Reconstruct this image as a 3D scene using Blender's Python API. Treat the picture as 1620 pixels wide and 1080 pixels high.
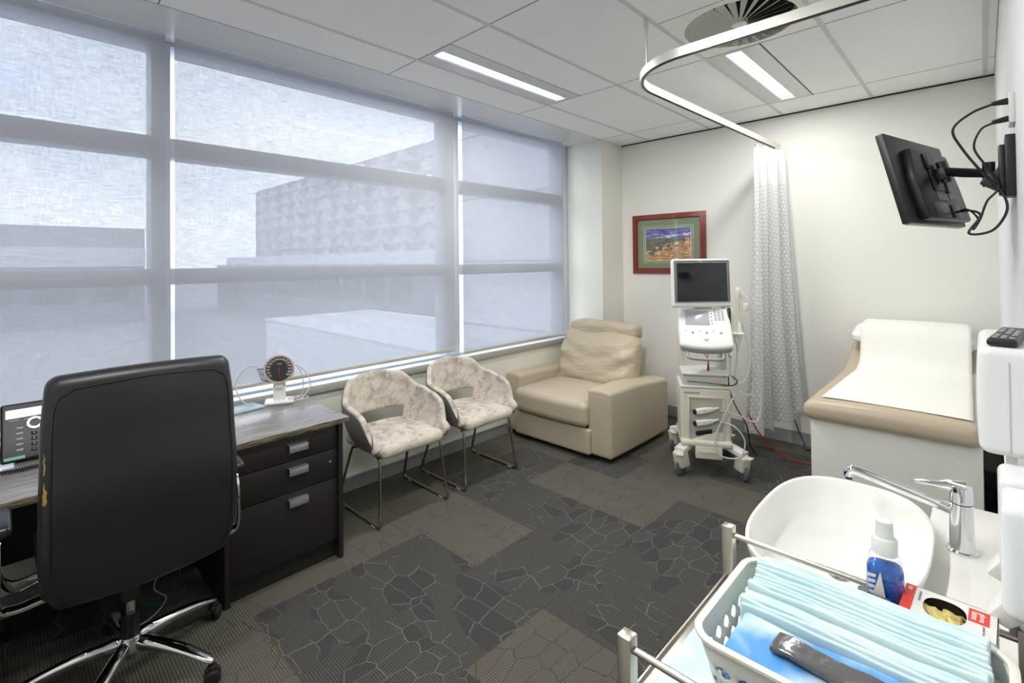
import bpy, bmesh, math, random
from mathutils import Vector, Matrix, Euler, noise
random.seed(7)
for o in list(bpy.data.objects): bpy.data.objects.remove(o)
sc = bpy.context.scene
COL = sc.collection
PI = math.pi
R = math.radians

# ------------------------------------------------------------------ camera
F_PX, PCY = 778.2, 404.3
yaw, pitch, roll = 0.764087, 0.01186658, -0.01009222
cam_d = bpy.data.cameras.new('camera'); cam = bpy.data.objects.new('camera', cam_d); COL.objects.link(cam)
cy, sy = math.cos(yaw), math.sin(yaw)
f = Vector((-sy, cy, 0)); r = Vector((cy, sy, 0)); u = Vector((0, 0, 1))
f, u = f*math.cos(pitch)+u*math.sin(pitch), -f*math.sin(pitch)+u*math.cos(pitch)
r, u = r*math.cos(roll)+u*math.sin(roll), -r*math.sin(roll)+u*math.cos(roll)
m = Matrix((r, u, -f)).transposed().to_4x4(); m.translation = Vector((0, 0, 1.5))
cam.matrix_world = m
cam_d.sensor_width = 36; cam_d.lens = F_PX*36/1620
cam_d.shift_y = -(540-PCY)/1620
cam_d.clip_start = .02; cam_d.clip_end = 500
sc.camera = cam

# ------------------------------------------------------------------ world and light
w = bpy.data.worlds.new('overcast_sky'); sc.world = w; w.use_nodes = True
nt = w.node_tree; nt.nodes.clear()
wo = nt.nodes.new('ShaderNodeOutputWorld'); bg = nt.nodes.new('ShaderNodeBackground')
tc = nt.nodes.new('ShaderNodeTexCoord'); mp = nt.nodes.new('ShaderNodeMapping'); mp.inputs['Scale'].default_value = (1, 1, 2.6)
nz = nt.nodes.new('ShaderNodeTexNoise'); nz.inputs['Scale'].default_value = 2.2; nz.inputs['Detail'].default_value = 5
rp = nt.nodes.new('ShaderNodeValToRGB')
rp.color_ramp.elements[0].position = .35; rp.color_ramp.elements[0].color = (.66, .76, .93, 1)
rp.color_ramp.elements[1].position = .62; rp.color_ramp.elements[1].color = (.95, .98, 1.0, 1)
nt.links.new(tc.outputs['Generated'], mp.inputs['Vector']); nt.links.new(mp.outputs[0], nz.inputs['Vector'])
nt.links.new(nz.outputs[0], rp.inputs[0]); nt.links.new(rp.outputs[0], bg.inputs[0]); nt.links.new(bg.outputs[0], wo.inputs[0])
bg.inputs[1].default_value = 1.8

def area(name, loc, rot, sx, sy_, power, col=(1, 1, 1), portal=False):
    l = bpy.data.lights.new(name, 'AREA'); l.shape = 'RECTANGLE'; l.size = sx; l.size_y = sy_
    l.energy = power; l.color = col
    o = bpy.data.objects.new(name, l); COL.objects.link(o); o.location = loc; o.rotation_euler = rot
    if portal: l.cycles.is_portal = True
    return o
for (y0, y1) in ((-1.1, .5), (.65, 2.45), (2.6, 3.85)):
    area('window_light_portal', (-3.2, (y0+y1)/2, 1.7), (0, -PI/2, 0), 1.95, y1-y0, 1, portal=True)
LAMP_POWER = 12
def lamp_glow(x, y, power=LAMP_POWER):
    area('ceiling_lamp_glow', (x, y, 2.672), (0, 0, 0), .085, 1.12, power, (1.0, .985, .955))
sc.view_settings.view_transform = 'Standard'; sc.view_settings.look = 'None'
sc.view_settings.exposure = 1.17; sc.view_settings.gamma = 1; sc.view_settings.use_curve_mapping = False

# ------------------------------------------------------------------ material helpers
def srgb(r_, g, b):
    def c(v):
        v /= 255
        return v/12.92 if v <= .04045 else ((v+.055)/1.055)**2.4
    return (c(r_), c(g), c(b), 1)
class NT:
    def __init__(s, name):
        s.m = bpy.data.materials.new(name); s.m.use_nodes = True; s.t = s.m.node_tree; s.t.nodes.clear()
        s.out = s.t.nodes.new('ShaderNodeOutputMaterial')
    def n(s, typ, props=None, **ins):
        nd = s.t.nodes.new('ShaderNode'+typ)
        for k, v in (props or {}).items(): setattr(nd, k, v)
        for k, v in ins.items():
            key = int(k[1:]) if k[0] == 'i' and k[1:].isdigit() else k.replace('_', ' ')
            s.set(nd.inputs[key], v)
        return nd
    def set(s, sock, v):
        if isinstance(v, bpy.types.NodeSocket): s.t.links.new(v, sock)
        elif isinstance(v, bpy.types.Node): s.t.links.new(v.outputs[0], sock)
        else: sock.default_value = v
    def math(s, op, a, b=0, c=0):
        nd = s.t.nodes.new('ShaderNodeMath'); nd.operation = op
        s.set(nd.inputs[0], a); s.set(nd.inputs[1], b); s.set(nd.inputs[2], c); return nd.outputs[0]
    def mix(s, fac, a, b):
        nd = s.t.nodes.new('ShaderNodeMix'); nd.data_type = 'RGBA'
        s.set(nd.inputs[0], fac); s.set(nd.inputs[6], a); s.set(nd.inputs[7], b); return nd.outputs[2]
    def ramp(s, fac, stops):
        nd = s.t.nodes.new('ShaderNodeValToRGB'); e = nd.color_ramp.elements
        while len(e) < len(stops): e.new(.5)
        for k, (p, c) in enumerate(stops):
            e[k].position = p; e[k].color = c if len(c) == 4 else (*c, 1)
        s.set(nd.inputs[0], fac); return nd.outputs[0]
    def obj(s, scale=(1, 1, 1), rot=(0, 0, 0)):
        tc_ = s.t.nodes.new('ShaderNodeTexCoord'); mp_ = s.t.nodes.new('ShaderNodeMapping')
        mp_.inputs['Scale'].default_value = scale; mp_.inputs['Rotation'].default_value = rot
        s.t.links.new(tc_.outputs['Object'], mp_.inputs[0]); return mp_.outputs[0]
    def noise(s, vec, scale, detail=3, rough=.5):
        nd = s.n('TexNoise', Vector=vec, Scale=scale, Detail=detail, Roughness=rough); return nd.outputs[0]
    def bump(s, h, strength=.3, dist=.002):
        return s.n('Bump', Strength=strength, Distance=dist, Height=h).outputs[0]
    def principled(s, base, rough=.5, metal=0, coat=0, normal=None, emis=None, estr=0, trans=0, alpha=1, spec=.5, sheen=0, sss=0):
        p = s.t.nodes.new('ShaderNodeBsdfPrincipled')
        s.set(p.inputs['Base Color'], base); s.set(p.inputs['Roughness'], rough); s.set(p.inputs['Metallic'], metal)
        p.inputs['Coat Weight'].default_value = coat; p.inputs['Specular IOR Level'].default_value = spec
        p.inputs['Coat Roughness'].default_value = .04
        p.inputs['Transmission Weight'].default_value = trans; p.inputs['Alpha'].default_value = alpha
        p.inputs['Sheen Weight'].default_value = sheen
        if normal is not None: s.set(p.inputs['Normal'], normal)
        if emis is not None:
            s.set(p.inputs['Emission Color'], emis); p.inputs['Emission Strength'].default_value = estr
        s.t.links.new(p.outputs[0], s.out.inputs[0]); s.p = p
        return s.m
MATS = {}
def pm(name, rgb, rough=.5, metal=0, coat=0, bump=0, bscale=60, var=.0, **k):
    """plain procedural material: flat colour with faint noise variation and optional bump"""
    t = NT(name); v = t.obj(); n_ = t.noise(v, bscale)
    c = srgb(*rgb)
    base = t.mix(n_, tuple(x*(1-var) for x in c[:3])+(1,), tuple(min(1, x*(1+var)) for x in c[:3])+(1,)) if var else c
    nm = t.bump(n_, bump, .002) if bump else None
    MATS[name] = t.principled(base, rough, metal, coat, nm, **k); return MATS[name]

white_plastic = pm('white_plastic', (226, 226, 222), .35, var=.01)
cream_plastic = pm('cream_plastic', (216, 213, 198), .4, var=.015)
grey_plastic = pm('grey_plastic', (150, 152, 155), .45)
dark_plastic = pm('dark_plastic', (26, 26, 29), .4, bump=.1, bscale=300)
black_rubber = pm('black_rubber', (20, 20, 21), .6)
black_gloss = pm('black_gloss_screen', (16, 18, 22), .12, coat=.4)
black_bezel = pm('black_bezel', (38, 39, 42), .35)
wheel_grey = pm('wheel_grey', (95, 98, 104), .5)
chrome = pm('chrome', (225, 226, 228), .07, 1)
brushed = pm('brushed_steel', (196, 192, 182), .3, 1, var=.03)
silver = pm('silver_metal', (215, 216, 218), .32, .9)
leg_metal = pm('satin_nickel_tube', (170, 162, 148), .25, 1)
alu = pm('aluminium_rail', (222, 220, 212), .35, .75)
wall_paint = pm('wall_paint_cream', (234, 233, 226), .75, bump=.05, bscale=250)
pilaster_paint = pm('wall_paint_pilaster', (226, 226, 217), .75)
wall_under = pm('wall_paint_below_window', (228, 227, 216), .75)
wall_white = pm('wall_paint_white', (222, 225, 226), .6)
skirt_m = pm('grey_skirting_paint', (150, 152, 150), .5)
sill_m = pm('sill_grey_paint', (166, 167, 160), .45)
frame_m = pm('window_frame_grey', (205, 212, 222), .4)
pelmet_m = pm('pelmet_satin', (222, 223, 222), .25)
tee_m = pm('ceiling_tee_white', (212, 213, 210), .55)
gap_m = pm('ceiling_gap_dark', (120, 120, 118), .7)
darkgap = pm('shadow_gap_black', (40, 40, 38), .8)
void_m = pm('vent_void_black', (10, 10, 11), .9)
vent_m = pm('vent_cream_metal', (244, 242, 233), .45)
fixture_m = pm('light_fixture_satin', (205, 208, 208), .22)
dark_lam = pm('dark_brown_laminate', (36, 31, 31), .42, var=.06, bscale=30)
dark_lam2 = pm('dark_brown_laminate_side', (33, 28, 28), .42, var=.06, bscale=30)
bed_lam = pm('pale_laminate', (218, 216, 207), .5)
red_cable = pm('red_cable', (178, 46, 30), .45)
white_cable = pm('white_cable', (200, 200, 196), .45)
black_cable = pm('black_cable', (18, 18, 20), .5)
green_cable = pm('green_cable', (16, 96, 84), .5)
ceramic = pm('white_ceramic', (240, 239, 234), .12, coat=.5)
counter_m = pm('white_solid_counter', (233, 231, 225), .22)
white_gloss = pm('white_gloss_plastic', (228, 230, 230), .22)
paper_m = pm('white_paper_sheet', (240, 239, 232), .85, bump=.2, bscale=12)
pillow_m = pm('pillow_white', (240, 240, 237), .85, bump=.25, bscale=14)
red_print = pm('red_print', (214, 62, 48), .5)
print_white = pm('print_white', (240, 238, 235), .6)
print_grey = pm('print_grey', (120, 124, 130), .6)
box_board = pm('white_cardboard', (222, 220, 218), .6)
box_inside = pm('cardboard_inside_brown', (74, 58, 40), .8)
glove_m = pm('latex_yellow', (226, 210, 138), .5, bump=.4, bscale=80)
foam_m = pm('torn_yellow_foam', (196, 170, 96), .85, bump=.6, bscale=120)
teal_m = pm('teal_booklet', (140, 164, 172), .4)
screen_white = pm('phone_screen_lit', (205, 210, 235), .2, emis=srgb(200, 205, 235), estr=.25)
lcd_m = pm('grey_lcd', (176, 180, 184), .15, var=.1, bscale=40)
sticker_m = pm('green_blue_sticker', (90, 160, 150), .4)
dial_black = pm('dial_face_dark', (52, 50, 54), .35)
dial_ring = pm('gauge_case_beige', (196, 178, 166), .35)
needle_red = pm('needle_red', (190, 40, 30), .4)
ch_glass = pm('frame_red_timber', (128, 40, 26), .28, var=.12, bscale=25, coat=.4)
ch_inner = pm('frame_inner_timber', (104, 30, 20), .3)
mat_green = pm('picture_mat_green', (118, 128, 98), .55, coat=1)
mat_line = pm('mat_line_cream', (214, 216, 190), .5, coat=1)
lens_blue = pm('window_reveal_blue', (196, 214, 226), .5)
ivory = pm('ivory_plastic', (222, 220, 205), .35)
roof_m = pm('roof_deck_grey', (158, 157, 164), .8, var=.15, bscale=.25)
far_white = pm('far_white_render', (214, 214, 224), .8)
far_pale = pm('far_pale_roof', (226, 230, 238), .8)
far_line = pm('far_roof_seam', (240, 242, 248), .8)
far_band = pm('far_band_grey', (160, 165, 174), .8)
far_glass = pm('far_window_glass', (130, 146, 146), .35)
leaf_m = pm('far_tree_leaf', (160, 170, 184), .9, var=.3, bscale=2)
orange_m = pm('orange_sticker', (180, 120, 40), .6)

def leather(name, rgb, rough, bs=420, b=.12):
    t = NT(name); v = t.obj(); a = t.noise(v, bs, 2); c = t.noise(v, 9, 3)
    base = t.mix(c, tuple(x*.93 for x in srgb(*rgb)[:3])+(1,), tuple(min(1, x*1.05) for x in srgb(*rgb)[:3])+(1,))
    return t.principled(base, rough, normal=t.bump(a, b, .0008))
cream_leather = leather('cream_leather', (188, 176, 154), .42)
crumpled = None
def crumple():
    t = NT('cream_leather_creased'); v = t.obj((1.2, 1, 3.4), (0, .35, 0)); a = t.noise(v, 5.5, 2, .4); d = t.noise(t.obj(), 420, 2)
    base = t.mix(a, srgb(178, 166, 143), srgb(192, 180, 158))
    h = t.math('ADD', t.math('MULTIPLY', a, 1.0), t.math('MULTIPLY', d, .02))
    return t.principled(base, .42, normal=t.bump(h, .55, .03))
crumpled = crumple()
bed_leather = leather('beige_vinyl', (186, 172, 148), .38)
black_leather = leather('black_leather', (30, 30, 33), .38, 300, .06)
black_leather2 = leather('black_leather_pad', (34, 36, 42), .3, 300, .06)

def fabric():
    t = NT('mottled_chair_fabric'); v = t.obj()
    a = t.noise(v, 11, 5, .7); b = t.noise(t.obj((3, 3, .8)), 60, 3, .7); c = t.noise(t.obj((1, 1, 4)), 55, 2, .6)
    k = t.math('ADD', t.math('MULTIPLY', a, .62), t.math('MULTIPLY', t.math('ADD', b, c), .2))
    col = t.ramp(k, [(.40, srgb(214, 206, 188)), (.50, srgb(202, 193, 182)), (.57, srgb(170, 161, 153)), (.66, srgb(140, 131, 126))])
    return t.principled(col, .9, normal=t.bump(b, .3, .001), sheen=.2)
chair_fabric = fabric()
def outer_tone():
    t = NT('chair_outer_grey'); b = t.noise(t.obj((1, 1, 1)), 90, 3, .7)  # plain greyer tone for the outside of the shell
    return t.principled(t.mix(b, srgb(138, 134, 131), srgb(160, 155, 151)), .9, normal=t.bump(b, .3, .001))
chair_outer = outer_tone()

def carpet():
    t = NT('carpet_tiles'); P = t.obj()
    sx = t.n('SeparateXYZ', Vector=P); X, Y = sx.outputs[0], sx.outputs[1]
    S = .437
    cx = t.math('FLOOR', t.math('DIVIDE', t.math('ADD', X, 2.27), S)); cyy = t.math('FLOOR', t.math('DIVIDE', t.math('SUBTRACT', Y, 1.19), S))
    cell = t.n('CombineXYZ', X=cx, Y=cyy)
    wn = t.n('TexWhiteNoise', {'noise_dimensions': '2D'}, Vector=cell)
    rnd = wn.outputs['Value']
    wn2 = t.n('TexWhiteNoise', {'noise_dimensions': '2D'}, Vector=t.n('VectorMath', {'operation': 'ADD'}, i0=cell, i1=(17.3, 5.1, 0)))
    rnd2 = wn2.outputs['Value']
    dark = t.math('GREATER_THAN', rnd, .5)
    turn = t.math('GREATER_THAN', rnd2, .5)
    # ribs
    rx = t.math('SINE', t.math('MULTIPLY', X, 2*PI/.0105)); ry = t.math('SINE', t.math('MULTIPLY', Y, 2*PI/.0105))
    ribs = t.math('ADD', t.math('MULTIPLY', turn, rx), t.math('MULTIPLY', t.math('SUBTRACT', 1, turn), ry))
    ribs = t.math('MULTIPLY_ADD', ribs, .5, .5)
    fine = t.noise(P, 260, 2, .7)
    base = t.mix(dark, srgb(104, 102, 93), srgb(78, 77, 75))
    base2 = t.mix(dark, srgb(46, 45, 41), srgb(38, 37, 38))
    col = t.mix(t.math('MULTIPLY', ribs, .8), base, base2)
    col = t.mix(t.math('MULTIPLY', t.math('GREATER_THAN', fine, .53), .28), col, srgb(124, 120, 110))
    # wandering line figure, offset per tile
    off = t.n('VectorMath', {'operation': 'SCALE'}, i0=wn.outputs['Color'], Scale=7.0)
    nd = t.n('TexNoise', Vector=P, Scale=11.0, Detail=3.0)
    warp = t.n('VectorMath', {'operation': 'SCALE'}, i0=nd.outputs['Color'], Scale=.045)
    q = t.n('VectorMath', {'operation': 'ADD'}, i0=t.n('VectorMath', {'operation': 'ADD'}, i0=P, i1=warp), i1=off)
    st = t.n('CombineXYZ', X=t.math('MULTIPLY_ADD', turn, -.42, 1.0), Y=t.math('MULTIPLY_ADD', turn, .42, .58), Z=1.0)
    q = t.n('VectorMath', {'operation': 'MULTIPLY'}, i0=q, i1=st)
    vo = t.n('TexVoronoi', {'feature': 'DISTANCE_TO_EDGE', 'voronoi_dimensions': '2D'}, Vector=q, Scale=12.0, Randomness=.75)
    line = t.math('LESS_THAN', vo.outputs['Distance'], .012)
    mask = t.math('GREATER_THAN', t.noise(q, 4.0, 1), .45)
    dash = t.math('GREATER_THAN', fine, .38)
    line = t.math('MULTIPLY', t.math('MULTIPLY', line, mask), dash)
    vc = t.n('TexVoronoi', {'voronoi_dimensions': '2D'}, Vector=q, Scale=12.0, Randomness=.75)
    fill = t.math('MULTIPLY', t.math('GREATER_THAN', t.n('SeparateColor', Color=vc.outputs['Color']).outputs[0], .62), mask)
    col = t.mix(t.math('MULTIPLY', fill, .5), col, t.mix(dark, srgb(88, 85, 76), srgb(56, 57, 60)))
    lc = t.mix(dark, srgb(56, 54, 49), srgb(124, 121, 114))
    col = t.mix(t.math('MULTIPLY', line, .85), col, lc)
    h = t.math('ADD', t.math('MULTIPLY', ribs, -.6), fine)
    return t.principled(col, .95, normal=t.bump(h, .5, .003), spec=.15)
carpet_m = carpet()

def ceiling_tile():
    t = NT('ceiling_tile_speckle'); a = t.noise(t.obj(), 230, 3, .8); b = t.noise(t.obj(), 90, 2, .6)
    col = t.mix(t.math('GREATER_THAN', t.math('MULTIPLY', a, b), .36), srgb(248, 248, 247), srgb(234, 234, 232))
    return t.principled(col, .8, normal=t.bump(a, .25, .002))
tile_m = ceiling_tile()

def desk_top():
    t = NT('streaky_timber_laminate'); a = t.noise(t.obj((26, 1.6, 4)), 3.2, 5, .65); b = t.noise(t.obj((160, 7, 4)), 3, 3, .7)
    k = t.math('ADD', t.math('MULTIPLY', a, .7), t.math('MULTIPLY', b, .3))
    col = t.ramp(k, [(.34, srgb(62, 58, 58)), (.44, srgb(112, 107, 106)), (.56, srgb(152, 147, 146)), (.7, srgb(104, 99, 99))])
    return t.principled(col, .22, normal=t.bump(b, .08, .001), spec=.8)
desk_m = desk_top()
def desk_edge():
    t = NT('streaky_timber_edge'); a = t.noise(t.obj((8, 3.5, 30)), 4, 5, .7)
    return t.principled(t.ramp(a, [(.36, srgb(42, 38, 32)), (.5, srgb(96, 88, 70)), (.62, srgb(128, 118, 96))]), .45)
desk_edge_m = desk_edge()

def blind():
    t = NT('roller_blind_screen_mesh')
    hy = t.noise(t.obj((1, 4, 70)), 3.0, 4, .75); vz = t.noise(t.obj((1, 70, 4)), 3.0, 4, .75)
    k = t.math('ADD', t.math('MULTIPLY', hy, .6), t.math('MULTIPLY', vz, .4))
    tr = t.ramp(k, [(.38, (.085, .087, .093)), (.5, (.155, .158, .166)), (.62, (.235, .238, .248))])
    tb = t.n('BsdfTransparent', Color=tr)
    tl = t.n('BsdfTranslucent', Color=(.118, .118, .126, 1)); df = t.n('BsdfDiffuse', Color=(.20, .20, .205, 1))
    a1 = t.n('AddShader', i0=tb, i1=tl); a2 = t.n('AddShader', i0=a1, i1=df)
    t.t.links.new(a2.outputs[0], t.out.inputs[0]); return t.m
blind_m = blind()
def pane():
    t = NT('window_glass'); fr = t.math('MULTIPLY_ADD', t.math('POWER', t.n('LayerWeight', Blend=.5).outputs['Facing'], 5.0), .9, .03)
    mx = t.n('MixShader', i0=fr, i1=t.n('BsdfTransparent', Color=(.95, .97, .97, 1)), i2=t.n('BsdfGlossy', Color=(1, 1, 1, 1), Roughness=.02))
    t.t.links.new(mx.outputs[0], t.out.inputs[0]); return t.m
pane_m = pane()
def clear_film(name, tint, amount):
    t = NT(name); fr = t.math('MULTIPLY_ADD', t.math('POWER', t.n('LayerWeight', Blend=.5, Normal=t.bump(t.noise(t.obj(), 45, 3), .9, .01)).outputs['Facing'], 3.0), .8, .03)
    g = t.n('BsdfGlossy', Roughness=.12, Color=(1, 1, 1, 1), Normal=t.bump(t.noise(t.obj(), 45, 3), .9, .01))
    mx = t.n('MixShader', i0=t.math('MULTIPLY_ADD', fr, 1.0, amount), i1=t.n('BsdfTransparent', Color=tint), i2=g)
    t.t.links.new(mx.outputs[0], t.out.inputs[0]); return t.m
film_m = clear_film('clear_film', (.86, .90, .93, 1), .28)
bottle_clear = clear_film('clear_bottle', (.95, .97, 1, 1), .04)

def curtain_m_():
    t = NT('curtain_hexagon_print')
    tc_ = t.t.nodes.new('ShaderNodeUVMap'); tc_.uv_map = 'UVMap'
    uv = t.n('SeparateXYZ', Vector=tc_.outputs[0]); U, V = uv.outputs[0], uv.outputs[1]
    # hexagonal lattice distance
    s = .036; h = s*math.sqrt(3)
    def lat(u0, v0):
        a = t.math('SUBTRACT', t.math('MODULO', t.math('ADD', U, 50*s+u0), s), s/2)
        b = t.math('SUBTRACT', t.math('MODULO', t.math('ADD', V, 50*h+v0), h), h/2)
        return t.math('SQRT', t.math('ADD', t.math('MULTIPLY', a, a), t.math('MULTIPLY', b, b)))
    d = t.math('MINIMUM', lat(0, 0), lat(s/2, h/2))
    inside = t.math('LESS_THAN', d, s*.42)
    col = t.mix(inside, srgb(202, 202, 204), srgb(236, 236, 235))
    top = t.math('GREATER_THAN', V, 1.86)
    col = t.mix(top, col, srgb(232, 233, 234))
    p = t.t.nodes.new('ShaderNodeBsdfPrincipled'); t.set(p.inputs['Base Color'], col); p.inputs['Roughness'].default_value = .55
    tl = t.n('BsdfTranslucent', Color=col)
    mx = t.n('MixShader', i0=.3, i1=p, i2=tl); t.t.links.new(mx.outputs[0], t.out.inputs[0]); return t.m
curtain_mat = curtain_m_()

def art():
    t = NT('landscape_picture'); P = t.obj(); s = t.n('SeparateXYZ', Vector=P); X, Z = s.outputs[0], s.outputs[2]
    cl = t.noise(t.obj((2, 1, 9), (0, .25, 0)), 4, 4, .6); gr = t.noise(t.obj((1, 1, 2.5)), 16, 5, .7)
    sky = t.ramp(t.math('ADD', cl, t.math('MULTIPLY', Z, -1.2)), [(.30, srgb(64, 74, 138)), (.45, srgb(120, 116, 168)), (.52, srgb(226, 212, 218)), (.68, srgb(196, 180, 196))])
    edge = t.math('ADD', t.math('MULTIPLY', X, .9), t.math('MULTIPLY', gr, .25))
    land = t.ramp(gr, [(.34, srgb(92, 84, 60)), (.44, srgb(150, 128, 84)), (.54, srgb(204, 136, 84)), (.64, srgb(236, 200, 150))])
    hills = t.ramp(gr, [(.35, srgb(58, 66, 60)), (.6, srgb(112, 110, 84))])
    g = t.mix(t.math('GREATER_THAN', t.math('ADD', t.math('SUBTRACT', t.math('MULTIPLY', X, .3), Z), t.math('MULTIPLY', t.math('SUBTRACT', gr, .5), .35)), .03), hills, land)
    hor = t.math('ADD', .035, t.math('MULTIPLY', t.noise(t.obj((3, 0, 0)), 3, 2), .04))
    return t.principled(t.mix(t.math('GREATER_THAN', Z, hor), g, sky), .35, coat=1)
art_m = art()

def blue_pad(name, c1, c2, sc_=5, cloud=False, thr=(.4, .6)):
    t = NT(name); a = t.noise(t.obj((1, 1, 1)), sc_, 3)
    return t.principled(t.ramp(a, [(thr[0], srgb(*c1)), (thr[1], srgb(*c2))]), .55, normal=t.bump(t.noise(t.obj(), 500, 2), .15, .001))
pad_m = blue_pad('pale_aqua_nonwoven', (206, 230, 233), (222, 239, 240), 12)
pad_m2 = blue_pad('pale_aqua_nonwoven_deep', (194, 224, 229), (212, 234, 237), 12)  # slightly deeper aqua, mixed in among the paler pads
sheet_m = blue_pad('pale_blue_absorbent_sheet', (196, 222, 236), (226, 236, 238), 9)
cloud_m = blue_pad('blue_sky_printed_pack', (84, 156, 222), (206, 226, 240), 10, thr=(.44, .64))
blue_liquid = pm('blue_liquid', (28, 96, 184), .08, coat=.3)
purple_m = pm('label_purple', (58, 40, 150), .4)
foil_m = pm('grey_pouch_film', (84, 83, 87), .18, coat=.6, bump=.9, bscale=30)

def facade():
    t = NT('patterned_triangle_cladding'); P = t.obj()
    s = t.n('SeparateXYZ', Vector=P); X, Z = s.outputs[0], s.outputs[2]
    nx = t.noise(t.obj((.3, .3, .3)), 1.0, 2)
    z1 = t.math('ABSOLUTE', t.math('SUBTRACT', t.math('MODULO', t.math('ADD', X, 300), 3.0), 1.5))
    row = t.math('MODULO', t.math('ADD', Z, 100), 1.15)
    tri = t.math('GREATER_THAN', t.math('MULTIPLY', z1, .75), row)
    f2 = t.math('GREATER_THAN', t.noise(t.obj((1, 1, 1)), .9, 3, .7), .52)
    k = t.math('ADD', t.math('MULTIPLY', tri, .6), t.math('MULTIPLY', f2, .4))
    return t.principled(t.mix(k, srgb(150, 153, 164), srgb(206, 209, 218)), .7)
facade_m = facade()

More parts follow.
